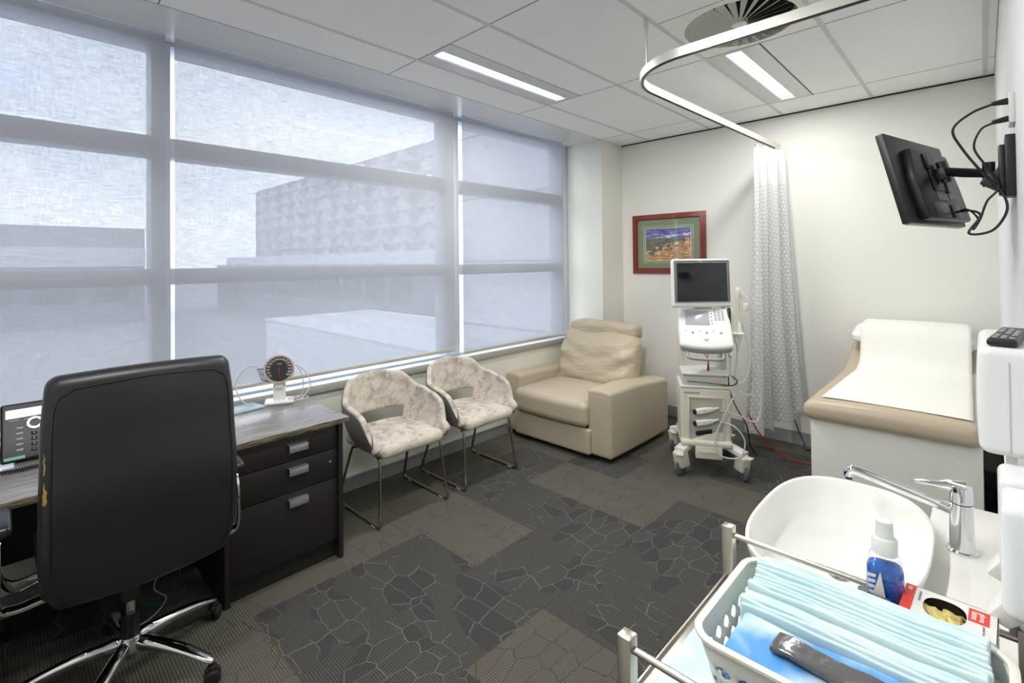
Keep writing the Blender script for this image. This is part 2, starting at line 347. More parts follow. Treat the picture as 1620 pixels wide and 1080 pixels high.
# ------------------------------------------------------------------ geometry helpers
def cat(n, *_): return n
class MB:
    def __init__(s): s.bm = bmesh.new()
    def box(s, x0, x1, y0, y1, z0, z1, bev=0, seg=2, M=None):
        b = bmesh.new(); bmesh.ops.create_cube(b, size=1)
        for v in b.verts:
            v.co = Vector(((x0+x1)/2+v.co.x*(x1-x0), (y0+y1)/2+v.co.y*(y1-y0), (z0+z1)/2+v.co.z*(z1-z0)))
        if bev: bmesh.ops.bevel(b, geom=b.edges[:], offset=bev, segments=seg, affect='EDGES', profile=.5)
        s.add(b, M); return s
    def add(s, b, M=None, mi=None):
        if M: b.transform(M)
        if mi is not None:
            for f_ in b.faces: f_.material_index = mi
        me = bpy.data.meshes.new('t'); b.to_mesh(me); b.free(); s.bm.from_mesh(me); bpy.data.meshes.remove(me)
    def cyl(s, p, q, r1, r2=None, seg=20, M=None):
        p, q = Vector(p), Vector(q); d = q-p; b = bmesh.new()
        bmesh.ops.create_cone(b, cap_ends=True, segments=seg, radius1=r1, radius2=r1 if r2 is None else r2, depth=d.length)
        b.transform(Matrix.Translation((p+q)/2) @ d.to_track_quat('Z', 'Y').to_matrix().to_4x4())
        s.add(b, M); return s
    def tube(s, pts, r_, seg=10, closed=False, M=None, flat=None):
        """swept tube; flat=(a,b) sweeps a rounded bar"""
        pts = [Vector(p) for p in pts]; n = len(pts); b = bmesh.new(); rings = []
        def tan(i):
            if closed: return (pts[(i+1) % n]-pts[i-1]).normalized()
            return (pts[min(i+1, n-1)]-pts[max(i-1, 0)]).normalized()
        t0 = tan(0); nrm = t0.orthogonal().normalized() if abs(t0.z) > .9 else t0.cross(Vector((0, 0, 1))).normalized()
        for i in range(n):
            t_ = tan(i); nrm = (nrm - t_*nrm.dot(t_)).normalized(); bi = t_.cross(nrm)
            ring = []
            rr = r_[i] if isinstance(r_, (list, tuple)) else r_
            for k in range(seg):
                a = 2*PI*k/seg+PI/seg
                if flat:
                    ca, sa = math.cos(a), math.sin(a)
                    e = .35; ox = math.copysign(abs(ca)**e, ca)*flat[0]; oy = math.copysign(abs(sa)**e, sa)*flat[1]
                    ring.append(b.verts.new(pts[i]+nrm*ox+bi*oy))
                else: ring.append(b.verts.new(pts[i]+(nrm*math.cos(a)+bi*math.sin(a))*rr))
            rings.append(ring)
        for i in range(n if closed else n-1):
            A, B = rings[i], rings[(i+1) % n]
            for k in range(seg): b.faces.new((A[k], A[(k+1) % seg], B[(k+1) % seg], B[k]))
        if not closed: b.faces.new(rings[0][::-1]); b.faces.new(rings[-1])
        s.add(b, M); return s
    def lathe(s, prof, c=(0, 0, 0), seg=32, sx=1, sy_=1, M=None, cap=True):
        b = bmesh.new(); rings = []
        for (rr, z) in prof:
            rings.append([b.verts.new((c[0]+rr*sx*math.cos(2*PI*k/seg), c[1]+rr*sy_*math.sin(2*PI*k/seg), c[2]+z)) for k in range(seg)])
        for A, B in zip(rings, rings[1:]):
            for k in range(seg): b.faces.new((A[k], A[(k+1) % seg], B[(k+1) % seg], B[k]))
        if cap: b.faces.new(rings[0][::-1]); b.faces.new(rings[-1])
        s.add(b, M); return s
    def prism(s, poly, a, b_, axis='z', bev=0, M=None):
        """polygon in the plane normal to axis, extruded a..b_"""
        b = bmesh.new()
        def P(u_, v_, w_): return {'z': (u_, v_, w_), 'y': (u_, w_, v_), 'x': (w_, u_, v_)}[axis]
        A = [b.verts.new(P(u_, v_, a)) for u_, v_ in poly]; B = [b.verts.new(P(u_, v_, b_)) for u_, v_ in poly]
        b.faces.new(A[::-1]); b.faces.new(B)
        for k in range(len(poly)): b.faces.new((A[k], A[(k+1) % len(poly)], B[(k+1) % len(poly)], B[k]))
        bmesh.ops.recalc_face_normals(b, faces=b.faces[:])
        if bev: bmesh.ops.bevel(b, geom=b.edges[:], offset=bev, segments=2, affect='EDGES', profile=.5)
        s.add(b, M); return s
    def rbox(s, c, h, r_, n=6, warp=None, M=None):
        """rounded box, centre c, half sizes h, corner radius r_, n interior divisions, warp(co,(u,v,w))->co"""
        b = bmesh.new(); ax = []
        for k in range(3):
            q = h[k]-r_
            mar = [r_*math.tan(a*PI/4/3) for a in (1, 2, 3)]
            l = [-q-x for x in mar[::-1]]+[-q+2*q*i/n for i in range(n+1)]+[q+x for x in mar]
            ax.append(l)
        cache = {}
        def V(p):
            key = tuple(round(x, 6) for x in p)
            if key not in cache:
                pv = Vector(p); q = Vector([max(-(h[k]-r_), min(h[k]-r_, p[k])) for k in range(3)]); d = pv-q
                co = q+d.normalized()*r_ if d.length > 1e-9 else q
                uvw = (co.x/h[0], co.y/h[1], co.z/h[2])
                if warp: co = warp(co, uvw)
                cache[key] = b.verts.new(co+Vector(c))
            return cache[key]
        for k in range(3):
            i, j = (k+1) % 3, (k+2) % 3
            for sgn in (-1, 1):
                for a in range(len(ax[i])-1):
                    for e in range(len(ax[j])-1):
                        q = []
                        for (da, de) in ((0, 0), (1, 0), (1, 1), (0, 1)):
                            p = [0, 0, 0]; p[k] = sgn*h[k]; p[i] = ax[i][a+da]; p[j] = ax[j][e+de]; q.append(V(p))
                        if sgn < 0: q = q[::-1]
                        if len(set(q)) == 4: b.faces.new(q)
        s.add(b, M); return s
    def grid(s, nu, nv, fn, closed_u=False, M=None, uv=None):
        b = bmesh.new(); g = [[b.verts.new(fn(i/(nu if closed_u else nu), j/nv)) for j in range(nv+1)] for i in range(nu if closed_u else nu+1)]
        lay = b.loops.layers.uv.new('UVMap') if uv else None
        for i in range(nu):
            for j in range(nv):
                i2 = (i+1) % nu if closed_u else i+1
                fc = b.faces.new((g[i][j], g[i2][j], g[i2][j+1], g[i][j+1]))
                if uv:
                    for lp, (a, c) in zip(fc.loops, ((i, j), (i+1, j), (i+1, j+1), (i, j+1))): lp[lay].uv = uv(a/nu, c/nv)
        s.add(b, M); return s
    def sphere(s, c, r_, sub=2, sc_=(1, 1, 1), M=None, disp=0):
        b = bmesh.new(); bmesh.ops.create_icosphere(b, subdivisions=sub, radius=1)
        for v in b.verts:
            k = 1+disp*noise.noise(v.co*2.3+Vector(c)) if disp else 1
            v.co = Vector((v.co.x*r_*sc_[0]*k, v.co.y*r_*sc_[1]*k, v.co.z*r_*sc_[2]*k))+Vector(c)
        s.add(b, M); return s
    def text(s, string, size, M, depth=.0004, align='CENTER'):
        cu = bpy.data.curves.new('t', 'FONT'); cu.body = string; cu.size = size; cu.extrude = depth
        cu.align_x = align; cu.align_y = 'CENTER'; cu.resolution_u = 3
        o = bpy.data.objects.new('t', cu); COL.objects.link(o)
        dg = bpy.context.evaluated_depsgraph_get(); me = bpy.data.meshes.new_from_object(o.evaluated_get(dg))
        b = bmesh.new(); b.from_mesh(me); s.add(b, M)
        bpy.data.objects.remove(o); bpy.data.curves.remove(cu); bpy.data.meshes.remove(me); return s
    def build(s, name, mat, parent=None, angle=38, subdiv=0, solid=0, mats=None, offs=None, loc=None, recalc=True):
        if recalc: bmesh.ops.recalc_face_normals(s.bm, faces=s.bm.faces[:])
        me = bpy.data.meshes.new(name); s.bm.to_mesh(me); s.bm.free()
        for mt in ([mat]+(mats or [])): me.materials.append(mt)
        for p in me.polygons: p.use_smooth = True
        me.set_sharp_from_angle(angle=R(angle))
        o = bpy.data.objects.new(name, me); COL.objects.link(o)
        if parent: o.parent = parent
        if loc: o.location = loc
        if solid:
            md = o.modifiers.new('thickness', 'SOLIDIFY'); md.thickness = solid; md.offset = 0 if offs is None else offs
        if subdiv:
            md = o.modifiers.new('smooth', 'SUBSURF'); md.levels = subdiv; md.render_levels = subdiv
        return o
def thing(name, label, cat_, loc=(0, 0, 0), rz=0, group=None):
    o = bpy.data.objects.new(name, None); COL.objects.link(o); o.empty_display_size = .1
    o.location = loc; o.rotation_euler = (0, 0, R(rz)); o['label'] = label; o['category'] = cat_
    if group: o['group'] = group
    return o
def tag(o, label, cat_, group=None):
    o['label'] = label; o['category'] = cat_
    if group: o['group'] = group
    return o
def struct(o): o['kind'] = 'structure'; return o
def smooth_path(pts, n=8, closed=False):
    """Catmull-Rom through points"""
    P = [Vector(p) for p in pts]; out = []; N = len(P)
    for i in range(N if closed else N-1):
        p0 = P[(i-1) % N] if (closed or i > 0) else P[0]*2-P[1]; p1 = P[i]; p2 = P[(i+1) % N]
        p3 = P[(i+2) % N] if (closed or i+2 < N) else P[-1]*2-P[-2]
        for k in range(n):
            t = k/n
            out.append(.5*((2*p1)+(p2-p0)*t+(2*p0-5*p1+4*p2-p3)*t*t+(3*p1-p0-3*p2+p3)*t**3))
    if not closed: out.append(P[-1])
    return out
def rot_fillet(p, q, r_, nseg=6):  # unused corner helper kept small
    return []
T = Matrix.Translation
def RX(a): return Matrix.Rotation(R(a), 4, 'X')
def RY(a): return Matrix.Rotation(R(a), 4, 'Y')
def RZ(a): return Matrix.Rotation(R(a), 4, 'Z')
def lerp(a, b, t): return a+(b-a)*t
def interp(xs, ys, x):
    if x <= xs[0]: return ys[0]
    for a, b, c, d in zip(xs, xs[1:], ys, ys[1:]):
        if x <= b:
            t = (x-a)/(b-a); t = t*t*(3-2*t); return c+(d-c)*t
    return ys[-1]

# ================================================================== SETTING
CZ = 2.69; YF = 4.487; XR = .07; YB = -1.3; XW = -3.05; XN = 1.3; YN = .45
struct(MB().box(XW-.3, XN, YB, YF+.1, -.05, 0).build('floor', carpet_m))
# far wall, right wall, back wall
struct(MB().box(XW-.4, XN, YF, YF+.12, -.05, CZ+.3).build('wall_far', wall_paint))
struct(MB().box(XR, XR+.12, YN, YF, -.05, CZ+.3).build('wall_right', wall_white))
struct(MB().box(XR, XN+.12, YN, YN+.12, -.05, CZ+.3).box(XN, XN+.12, YB, YN, -.05, CZ+.3).build('wall_entry', wall_white))
struct(MB().box(XW-.4, XN, YB-.12, YB, -.05, CZ+.3).build('wall_back', wall_paint))
# window wall: dwarf wall, head and pilaster
struct(MB().box(XW-.32, XW, YB, YF, -.05, .685).build('wall_left', wall_under))
struct(MB().box(XW-.32, XW-.3, YB, YF, CZ-.0, CZ+.3).build('wall_head', wall_under))
struct(MB().box(XW-.32, -2.70, 4.10, YF, -.05, CZ+.02).build('wall_pilaster', pilaster_paint))
struct(MB().box(XW-.32, XW+.02, YB, 4.10, .685, .732, .003).build('trim_1', sill_m))
struct(MB().box(XW-.32, XW+.018, YB, 4.10, .732, .738, .001).build('trim_6', white_gloss))  # white layer on the grey sill, daylight on its top put into colour
# skirtings
struct(MB().box(XW, XW+.014, YB, 4.10, 0, .088).box(XW, XW+.02, YB, 4.10, .083, .09).build('baseboard_left', skirt_m))
struct(MB().box(-2.70, XR, YF-.014, YF, 0, .10).box(-2.714, -2.70, 4.10, YF, 0, .09).box(XW, -2.70, 4.086, 4.10, 0, .09).build('baseboard_far', skirt_m))
# ceiling tiles as real panels; cells for vent and lights are left open
XL = [-2.70, -2.385, -1.777, -1.178, -.577, .025, XR]
YL = [YB, -.70, .50, 1.70, 2.90, 4.09, YF]
vent_cell = (-1.178, -.577, 2.30, 2.90)
cb = MB()
def tile(x0, x1, y0, y1): cb.box(x0+.002, x1-.002, y0+.0015, y1-.0015, CZ, CZ+.015, .0)
lights_at = [(-2.385, 1.70, 0), (-1.178, 2.90, 0), (-1.178, .50, 0), (-1.178, -.70, 0)]   # left x of the 300 mm fixture, start y
for i in range(len(XL)-1):
    for j in range(len(YL)-1):
        x0, x1, y0, y1 = XL[i], XL[i+1], YL[j], YL[j+1]
        lt = [l for l in lights_at if abs(l[0]-x0) < .01 and abs(l[1]-y0) < .01]
        if lt:
            tile(x0+.305, x1, y0, y1)
        elif abs(x0+1.178) < .01 and abs(y0-1.70) < .01: tile(x0, x1, y0, 2.30)
        else: tile(x0, x1, y0, y1)
# plasterboard ceiling over the entry nook
cb.box(XR, XN, YB, YN, CZ, CZ+.015)
struct(cb.build('ceiling', tile_m))
tb = MB()
for x in XL[1:-1]: tb.box(x-.011, x+.011, YB, YF, CZ-.0025, CZ+.004)
for y in YL[1:-1]:
    pass
struct(tb.build('trim_2', tee_m))
tb = MB()
for y in YL[1:-1]: tb.box(-2.70, XR, y-.0022, y+.0022, CZ-.0012, CZ+.004)
tb.box(-1.178, -.577, 2.2985, 2.3015, CZ-.001, CZ+.004); tb.box(-2.702, -2.6985, YB, 4.1, CZ-.001, CZ+.004)
struct(tb.build('trim_3', gap_m))
struct(MB().box(-2.70, XR, YF-.012, YF, CZ-.010, CZ-.002).build('trim_4', darkgap))
struct(MB().box(XW-.32, -2.7015, YB, 4.10, CZ-.001, CZ+.015).build('trim_5', pelmet_m))      # plasterboard strip above the blinds
struct(MB().box(XW-.4, XN+.2, YB-.2, YF+.2, CZ+.25, CZ+.3).build('ceiling_slab', void_m))

# windows: three bays
def window(n, y0, y1, left=True, right=True, mw=.092):
    root = bpy.data.objects.new('window_%d' % n, None); COL.objects.link(root); root['kind'] = 'structure'
    fb = MB(); xa, xb = -3.26, -3.12
    for z0, z1 in ((.738, .752), (1.395, 1.48), (2.075, 2.175), (2.668, CZ)): fb.box(xa, xb, y0, y1, z0, z1, .002)
    if left: fb.box(xa, xb, y0-.092, y0, .742, CZ, .002)
    if right: fb.box(xa, xb, y1, y1+mw, .742, CZ, .002)
    fb.build('window_frame', frame_m, root)
    MB().box(-3.205, -3.199, y0, y1, .78, CZ-.05).build('window_pane', pane_m, root)
    return root
window(1, YB, .55, False, True, .083)
window(2, .633, 2.485, False, True, .141)
window(3, 2.626, 4.0, False, True, .09)

# roller blinds
def blind_(y0, y1, hem, label, label2=None):
    t = thing('roller_blind', label, 'blind', (-3.03, (y0+y1)/2, hem), 0, 'mesh roller blinds over the windows')
    h = (y1-y0)/2
    def sheet(a, b):
        y = lerp(-h, h, a); z = lerp(.0, CZ-hem-.002, b)
        return (0.0015*math.sin(z*2.3+y), y, z)
    MB().grid(20, 16, sheet).build('blind_fabric', blind_m, t, angle=180)
    MB().box(-.006, .006, -h, h, -.012, .012, .003).build('hem_bar', MATS['aluminium_rail'], t)
    return t
blind_(-1.25, .594, .812, 'grey mesh roller blind at the left edge, behind the black office chair')
blind_(.632, 2.502, .808, 'widest grey mesh roller blind, behind the pressure gauge, patterned building showing through')
blind_(2.590, 3.905, .772, 'narrow grey mesh roller blind beside the cream recliner, plain pale wall showing through')

# ceiling light fixtures
def fixture(x, y, label, L=1.2, power=LAMP_POWER):
    t = thing('ceiling_light', label, 'light', (x+.15, y+L/2, CZ), 0, 'recessed linear ceiling lights')
    b = MB(); w2, l2 = .148, L/2-.004; s2, sl = .045, L/2-.035; off = -.0+.0
    b.box(-w2, -s2, -l2, l2, -.001, .006); b.box(s2, w2, -l2, l2, -.001, .006)
    b.box(-s2, s2, -l2, -sl, -.001, .006); b.box(-s2, s2, sl, l2, -.001, .006)
    b.box(-w2, w2, -l2, l2, .05, .06)
    b.box(-s2-.003, -s2, -sl, sl, .0, .05); b.box(s2, s2+.003, -sl, sl, 0, .05)
    b.build('housing', fixture_m, t)
    tt = NT('lamp_diffuser'); e = tt.n('Emission', Color=(1, .98, .93, 1), Strength=3.0); tt.t.links.new(e.outputs[0], tt.out.inputs[0])
    MB().box(-s2, s2, -sl, sl, .012, .016).build('diffuser', tt.m, t)
    lamp_glow(x+.15, y+L/2, power)
fixture(-2.385, 1.70, 'linear ceiling light nearest the windows')
fixture(-1.178, 2.90, 'linear ceiling light beside the round vent, above the far wall', 1.19, 7.5)
fixture(-1.178, .50, 'added linear fill light, unseen above the camera', 1.2, 6.5)  # extra fixture added to brighten the room, never in view
fixture(-1.178, -.70, 'added linear fill light near the back wall, unseen', 1.2, 14)  # unseen fixture added as broad fill for walls and ceiling

# ceiling vent
vt = thing('ceiling_vent', 'round swirl air vent with radial blades in a square ceiling panel', 'vent', (-.8775, 2.60, CZ))
b = bmesh.new(); nseg = 64; Rv = .262; outer = []; inner = []; inn2 = []
for k in range(nseg):
    a = 2*PI*k/nseg; c, s_ = math.cos(a), math.sin(a); q = .299/max(abs(c), abs(s_))
    outer.append(b.verts.new((c*q, s_*q, .0))); inner.append(b.verts.new((c*Rv, s_*Rv, -.003))); inn2.append(b.verts.new((c*Rv, s_*Rv, .07)))
for k in range(nseg):
    k2 = (k+1) % nseg; b.faces.new((outer[k], outer[k2], inner[k2], inner[k])); b.faces.new((inner[k], inner[k2], inn2[k2], inn2[k]))
mb = MB(); mb.add(b); mb.build('face_plate', vent_m, vt, angle=20)
MB().cyl((0, 0, .07), (0, 0, .075), .27, seg=48).build('plenum', void_m, vt)
for k in range(28):
    a = 360*k/28
    mb = MB(); M = RZ(a)
    q = []
    bb = bmesh.new()
    vs = [bb.verts.new(p) for p in ((.035, -.005, -.004), (.258, -.024, -.006), (.258, .012, .012), (.035, .004, .002))]
    bb.faces.new(vs); bmesh.ops.solidify(bb, geom=bb.faces[:], thickness=.0015)
    mb.add(bb, M); mb.build('blade', vent_m, vt)
MB().lathe([(.0, -.006), (.03, -.006), (.042, .002), (.042, .02)], seg=32).build('hub', vent_m, vt)

# ================================================================== OUTSIDE (seen through the blinds)
def win_rows(b, x0, x1, y, z0, z1, n, axis='x', gap=.25):
    for k in range(n):
        a = lerp(x0, x1, (k+gap/2)/n); c = lerp(x0, x1, (k+1-gap/2)/n)
        if axis == 'x': b.box(a, c, y-.05, y+.02, z0, z1)
        else: b.box(y-.02, y+.05, a, c, z0, z1)
struct(MB().box(-300, -5, -200, 300, -4.3, -4.0).build('ground', roof_m))
t = thing('building', 'distant building with triangle-patterned cladding behind the middle blind', 'building', (-42, 26, -4))
MB().box(-17, 18, -6, 6, 6.3, 13.6).build('clad_storey', facade_m, t)
MB().box(-26, 19, -6.4, 6, 5.4, 6.3).build('podium', far_pale, t)
MB().box(-29, 20, -6.6, 6, 0, 5.4).build('lower_storey', far_band, t)
for k in range(12):
    MB().box(-26+k*3.4, -23.6+k*3.4, -6.68, -6.58, 2.7, 4.5).build('window', far_glass, t)
t = thing('building', 'long low distant building with a band of windows behind the left blind', 'building', (-66, -12, -4))
MB().box(-6, 6, -45, 22, 0, 9.1).build('block', far_band, t)
MB().box(5.9, 6.3, -45, 22, 5.4, 7.2).build('parapet', far_white, t)
for k in range(16):
    MB().box(6.0, 6.1, -42+k*4, -39.4+k*4, 2.2, 4.8).build('window', far_glass, t)
t = thing('building', 'pale neighbouring building filling the view behind the right blind', 'building', (-11.3, 21, -4))
MB().box(-3.2, 3.3, -8.9, 9, 0, 20).build('block', far_white, t)
b = MB()
for k in range(5): b.box(-3.2, 3.3, -8.92, -8.9, 3.2+k*2.3, 3.24+k*2.3)
b.build('joint_line', far_band, t)
t = thing('roof_box', 'white flat-topped plant roof outside, low behind the middle blind', 'roof', (-18, 13, -4))
MB().box(-10, 9, -3, 3.2, 0, 2.5).build('roof_block', far_pale, t)
MB().box(-10, 9, -3.05, -2.95, 2.5, 2.56).box(-10, 9, 0.2, .28, 2.5, 2.54).box(-10, -9.9, -3, 3.2, 2.5, 2.56).box(-10, 9, 3.1, 3.2, 2.5, 2.56).build('roof_seam', far_line, t)
t = thing('tree', 'distant leafy tree crown showing above the patterned building', 'tree', (-31, 21.5, -4))
b = MB()
for k in range(26):
    b.sphere((random.uniform(-4.6, 5), random.uniform(13, 15), random.uniform(17.6, 22.4)), random.uniform(1.2, 2.1), 2, disp=.5)
b.build('crown', leaf_m, t); MB().cyl((0, 14, 0), (0, 14, 13), .35, .2).build('trunk', far_band, t)

# ================================================================== DESK
dk = thing('desk', 'long dark laminate desk with streaky timber top under the window', 'desk', (-2.70, .2, 0))
# local frame: world minus (-2.70,.2)
DX, DY = 2.70, -.2
mb = MB(); mb.box(-3.02+DX, -2.378+DX, -1.25+DY, 1.253+DY, .6875, .7095, .0015); mb.build('desktop', desk_m, dk)
MB().box(-2.379+DX, -2.374+DX, -1.25+DY, 1.253+DY, .6835, .7092, .001).box(-3.02+DX, -2.378+DX, 1.252+DY, 1.257+DY, .6835, .7092, .001).build('edge_band', desk_edge_m, dk)
MB().box(-2.98+DX, -2.40+DX, -.03+DY, -.008+DY, 0, .6835).build('end_panel', dark_lam2, dk)
MB().box(-2.401+DX, -2.398+DX, -.031+DY, -.007+DY, 0, .6835).build('panel_edge', desk_edge_m, dk)
MB().box(-2.99+DX, -2.972+DX, -.008+DY, .68+DY, .25, .6835).build('modesty_panel', dark_lam2, dk)
MB().box(-2.98+DX, -2.40+DX, -1.2+DY, -1.178+DY, 0, .6835).build('end_panel', dark_lam2, dk)
pd = thing('drawer_pedestal', 'dark brown three-drawer pedestal with silver pull handles under the desk end', 'drawers', (-2.68, .955, 0))
def P_(x, y, z): return (x+2.68, y-.955, z)
mb = MB()
mb.box(-.28, .285, -.275, -.253, .0, .682); mb.box(-.28, .295, .245, .267, .0, .682)
mb.box(-.28, -.262, -.253, .245, .0, .682); mb.box(-.28, .26, -.253, .245, .66, .682); mb.box(-.28, .255, -.253, .245, .085, .10)
mb.box(.235, .25, -.253, .245, .0, .088); mb.build('carcass', dark_lam, pd)
for z0, z1 in ((.561, .678), (.413, .557), (.097, .409)):
    dr = MB().box(.262, .28, -.250, .243, z0, z1, .001).build('drawer', dark_lam, pd)
    hz = z1-.038 if z1 < .6 else z1-.05
    hb = MB(); hb.box(.28, .306, -.005, .085, hz+.006, hz+.010, .0008); hb.box(.301, .306, -.005, .085, hz-.024, hz+.010, .001)
    hb.build('handle', silver, dr)
MB().cyl((.28, .205, .50), (.2835, .205, .50), .006, seg=16).build('lock', silver, pd)
MB().cyl((.27, -.264, .0), (.27, -.264, .02), .012).build('foot', leg_metal, pd)

# ================================================================== DESK THINGS
# aneroid gauge
g = thing('blood_pressure_gauge', 'round desk blood pressure gauge with black dial and coiled tubing', 'gauge', (-2.925, 1.115, .7095), 66)
MB().rbox((0, -.01, .008), (.075, .055, .008), .007, 3).build('base', white_plastic, g)
MB().box(-.032, .032, -.008, .03, .012, .105, .004).box(-.02, .02, -.03, .0, .085, .12, .004).build('stand', white_plastic, g)
Md = T((0, -.01, .19)) @ RX(-8)
def dial_case():
    mb = MB(); mb.lathe([(.0, -.03), (.06, -.03), (.078, -.018), (.082, .0), (.082, .018), (.078, .024), (.072, .024), (.070, .018), (0, .018)], seg=48, M=Md @ RX(90)); return mb
dc = dial_case().build('case', dial_ring, g)
MB().cyl((0, 0, .0185), (0, 0, .020), .070, seg=48, M=Md @ RX(90)).build('dial', dial_black, dc)
nb = MB()
for k in range(15):
    a = R(225-18*k-9)
    nb.text(str(20*(k+1)), .0135, Md @ RX(90) @ T((.056*math.cos(a), .056*math.sin(a), .0205)))
for k in range(60):
    a = 2*PI*k/60; nb.box(-.0006, .0006, .0655, .0695, .0203, .0208, M=Md @ RX(90) @ Matrix.Rotation(a, 4, 'Z'))
nb.text('mmHg', .009, Md @ RX(90) @ T((0, .03, .0205)))
nb.build('dial_numbers', print_white, dc)
nb = MB(); nb.box(-.001, .001, -.05, .014, .0215, .0225, M=Md @ RX(90) @ RZ(4)); nb.cyl((0, 0, .02), (0, 0, .024), .004, M=Md @ RX(90)); nb.build('needle', needle_red, dc)
mb = MB(); mb.lathe([(.0765, .0), (.0795, .0)], seg=48, M=Md @ RX(90) @ T((0, 0, .0245)), cap=False)
# wire cuff basket behind the dial
wb = MB()
for k in range(6):
    x = -.115+.0*k; y = -.02+.016*k
    x = -.116+.009*k; y = .034
    wb.tube([(x, y, .19), (x+.022, y, .125-.003*k), (x+.022, y+.03, .125-.003*k)], .0014, 6)
wb.tube([(-.118, .034, .19), (-.06, .034, .19)], .002, 6).tube([(-.096, .034, .126), (-.045, .034, .108)], .002, 6).tube([(-.106, .034, .16), (-.05, .034, .15)], .0015, 6)
wb.build('wire_basket', dark_plastic, g)
tb = MB()
tb.tube(smooth_path([(-.10, -.01, .215), (-.16, -.02, .215), (-.215, -.03, .14), (-.19, -.035, .04), (-.11, -.05, .004), (0, -.06, .006), (.09, -.05, .012), (.13, -.03, .03), (.165, -.01, .09), (.13, 0, .17), (.085, .0, .21)]), .0035, 8)
tb.tube(smooth_path([(.085, .0, .20), (.11, 0, .17), (.125, 0, .10), (.115, -.01, .03), (.06, -.04, .022), (.05, .0, .02), (.12, .0, .024), (.15, -.03, .016), (.07, -.055, .01)]), .003, 8)
tb.build('tubing', white_cable, g)

bk = thing('booklet', 'pale teal booklet lying on the desk beside the gauge', 'booklet', (-2.93, .93, .7095), 8)
MB().box(-.075, .07, -.085, .085, 0, .006, .001).build('cover', teal_m, bk)
MB().box(-.073, .069, -.083, .083, .001, .0045).build('pages', print_white, bk)

# telephone
ph = thing('desk_phone', 'black office desk phone with lit screen at the left end of the desk', 'phone', (-2.86, .105, .7095), 90)
# local: front is -y (world +X), x runs along world +Y
Mp = T((0, -.005, .115)) @ RX(62)
MB().rbox((0, 0, 0), (.10, .118, .013), .009, 3, M=Mp).build('body', dark_plastic, ph)
MB().prism([(-.06, 0), (.10, 0), (.05, .14)], -.06, .07, 'x').build('stand', dark_plastic, ph)
MB().box(-.085, .085, .055, .09, .0135, .0145, M=Mp).build('screen', screen_white, ph)
kb = MB()
for i in range(3):
    for j in range(4): kb.box(-.012+i*.027, .006+i*.027, -.09+j*.022, -.077+j*.022, .012, .0165, .002, M=Mp)
kb.build('keypad', black_rubber, ph)
lb = MB()
for i, row in enumerate(('*0#', '789', '456', '123')):
    for j, ch in enumerate(row): lb.text(ch, .010, Mp @ T((-.003+j*.027, -.0835+i*.022, .0166)), .0002)
lb.build('key_numbers', print_white, ph)
sb = MB()
for j in range(5): sb.box(-.055, -.035, -.08+j*.022, -.072+j*.022, .012, .0150, .001, M=Mp)
for j in range(4): sb.box(-.075+j*.043, -.045+j*.043, .044, .047, .012, .0145, M=Mp)
sb.build('side_keys', grey_plastic, ph)
MB().lathe([(.017, .0), (.024, .0), (.024, .004), (.017, .004), (.017, 0)], (0, .025, .0135), 32, M=Mp, cap=False).build('navigation_ring', silver, ph)
MB().box(-.09, -.03, -.112, -.100, .0128, .0140, M=Mp).build('sticker', sticker_m, ph)
hs = MB(); Mh = T((-.128, -.005, .13)) @ RX(62)
hs.rbox((0, 0, .012), (.022, .105, .010), .009, 3, M=Mh).rbox((0, .085, .0), (.024, .026, .018), .01, 2, M=Mh).rbox((0, -.085, .0), (.024, .026, .018), .01, 2, M=Mh)
hs.build('handset', dark_plastic, ph)
cb_ = MB(); pts = []
for k in range(220):
    t_ = k/219; c = Vector((lerp(-.14, .07, t_), -.15-.02*math.sin(t_*PI), .009)); a = t_*2*PI*26
    pts.append(c+Vector((0, math.cos(a)*.006, math.sin(a)*.006)))
cb_.tube(pts, .0022, 6).build('coiled_cord', black_cable, ph)

# ================================================================== OFFICE CHAIR
oc = thing('office_chair', 'black leather high-backed office chair with chrome base in front of the desk', 'chair', (-2.27, .335, 0), 0)
# local frame equals world axes; the back stands on the +x side
bz0, bz1 = .515, 1.175
def backwarp(co, uvw):
    z = co.z; v = (z+.345)/.69
    width = interp([0, .18, .42, .75, 1], [.90, 1.0, 1.0, .985, .94], v)
    co.y *= width
    co.x += interp([0, .2, .45, .8, 1], [-.006, .010, .018, -.005, -.02], v)
    co.x -= .035*(uvw[1]**2)
    co.z += -.012*(uvw[1]**2)*(1 if v > .5 else -.3)
    return co
br = MB().rbox((.335, 0, .84), (.036, .258, .345), .034, 14, backwarp).build('backrest', black_leather, oc, angle=180)
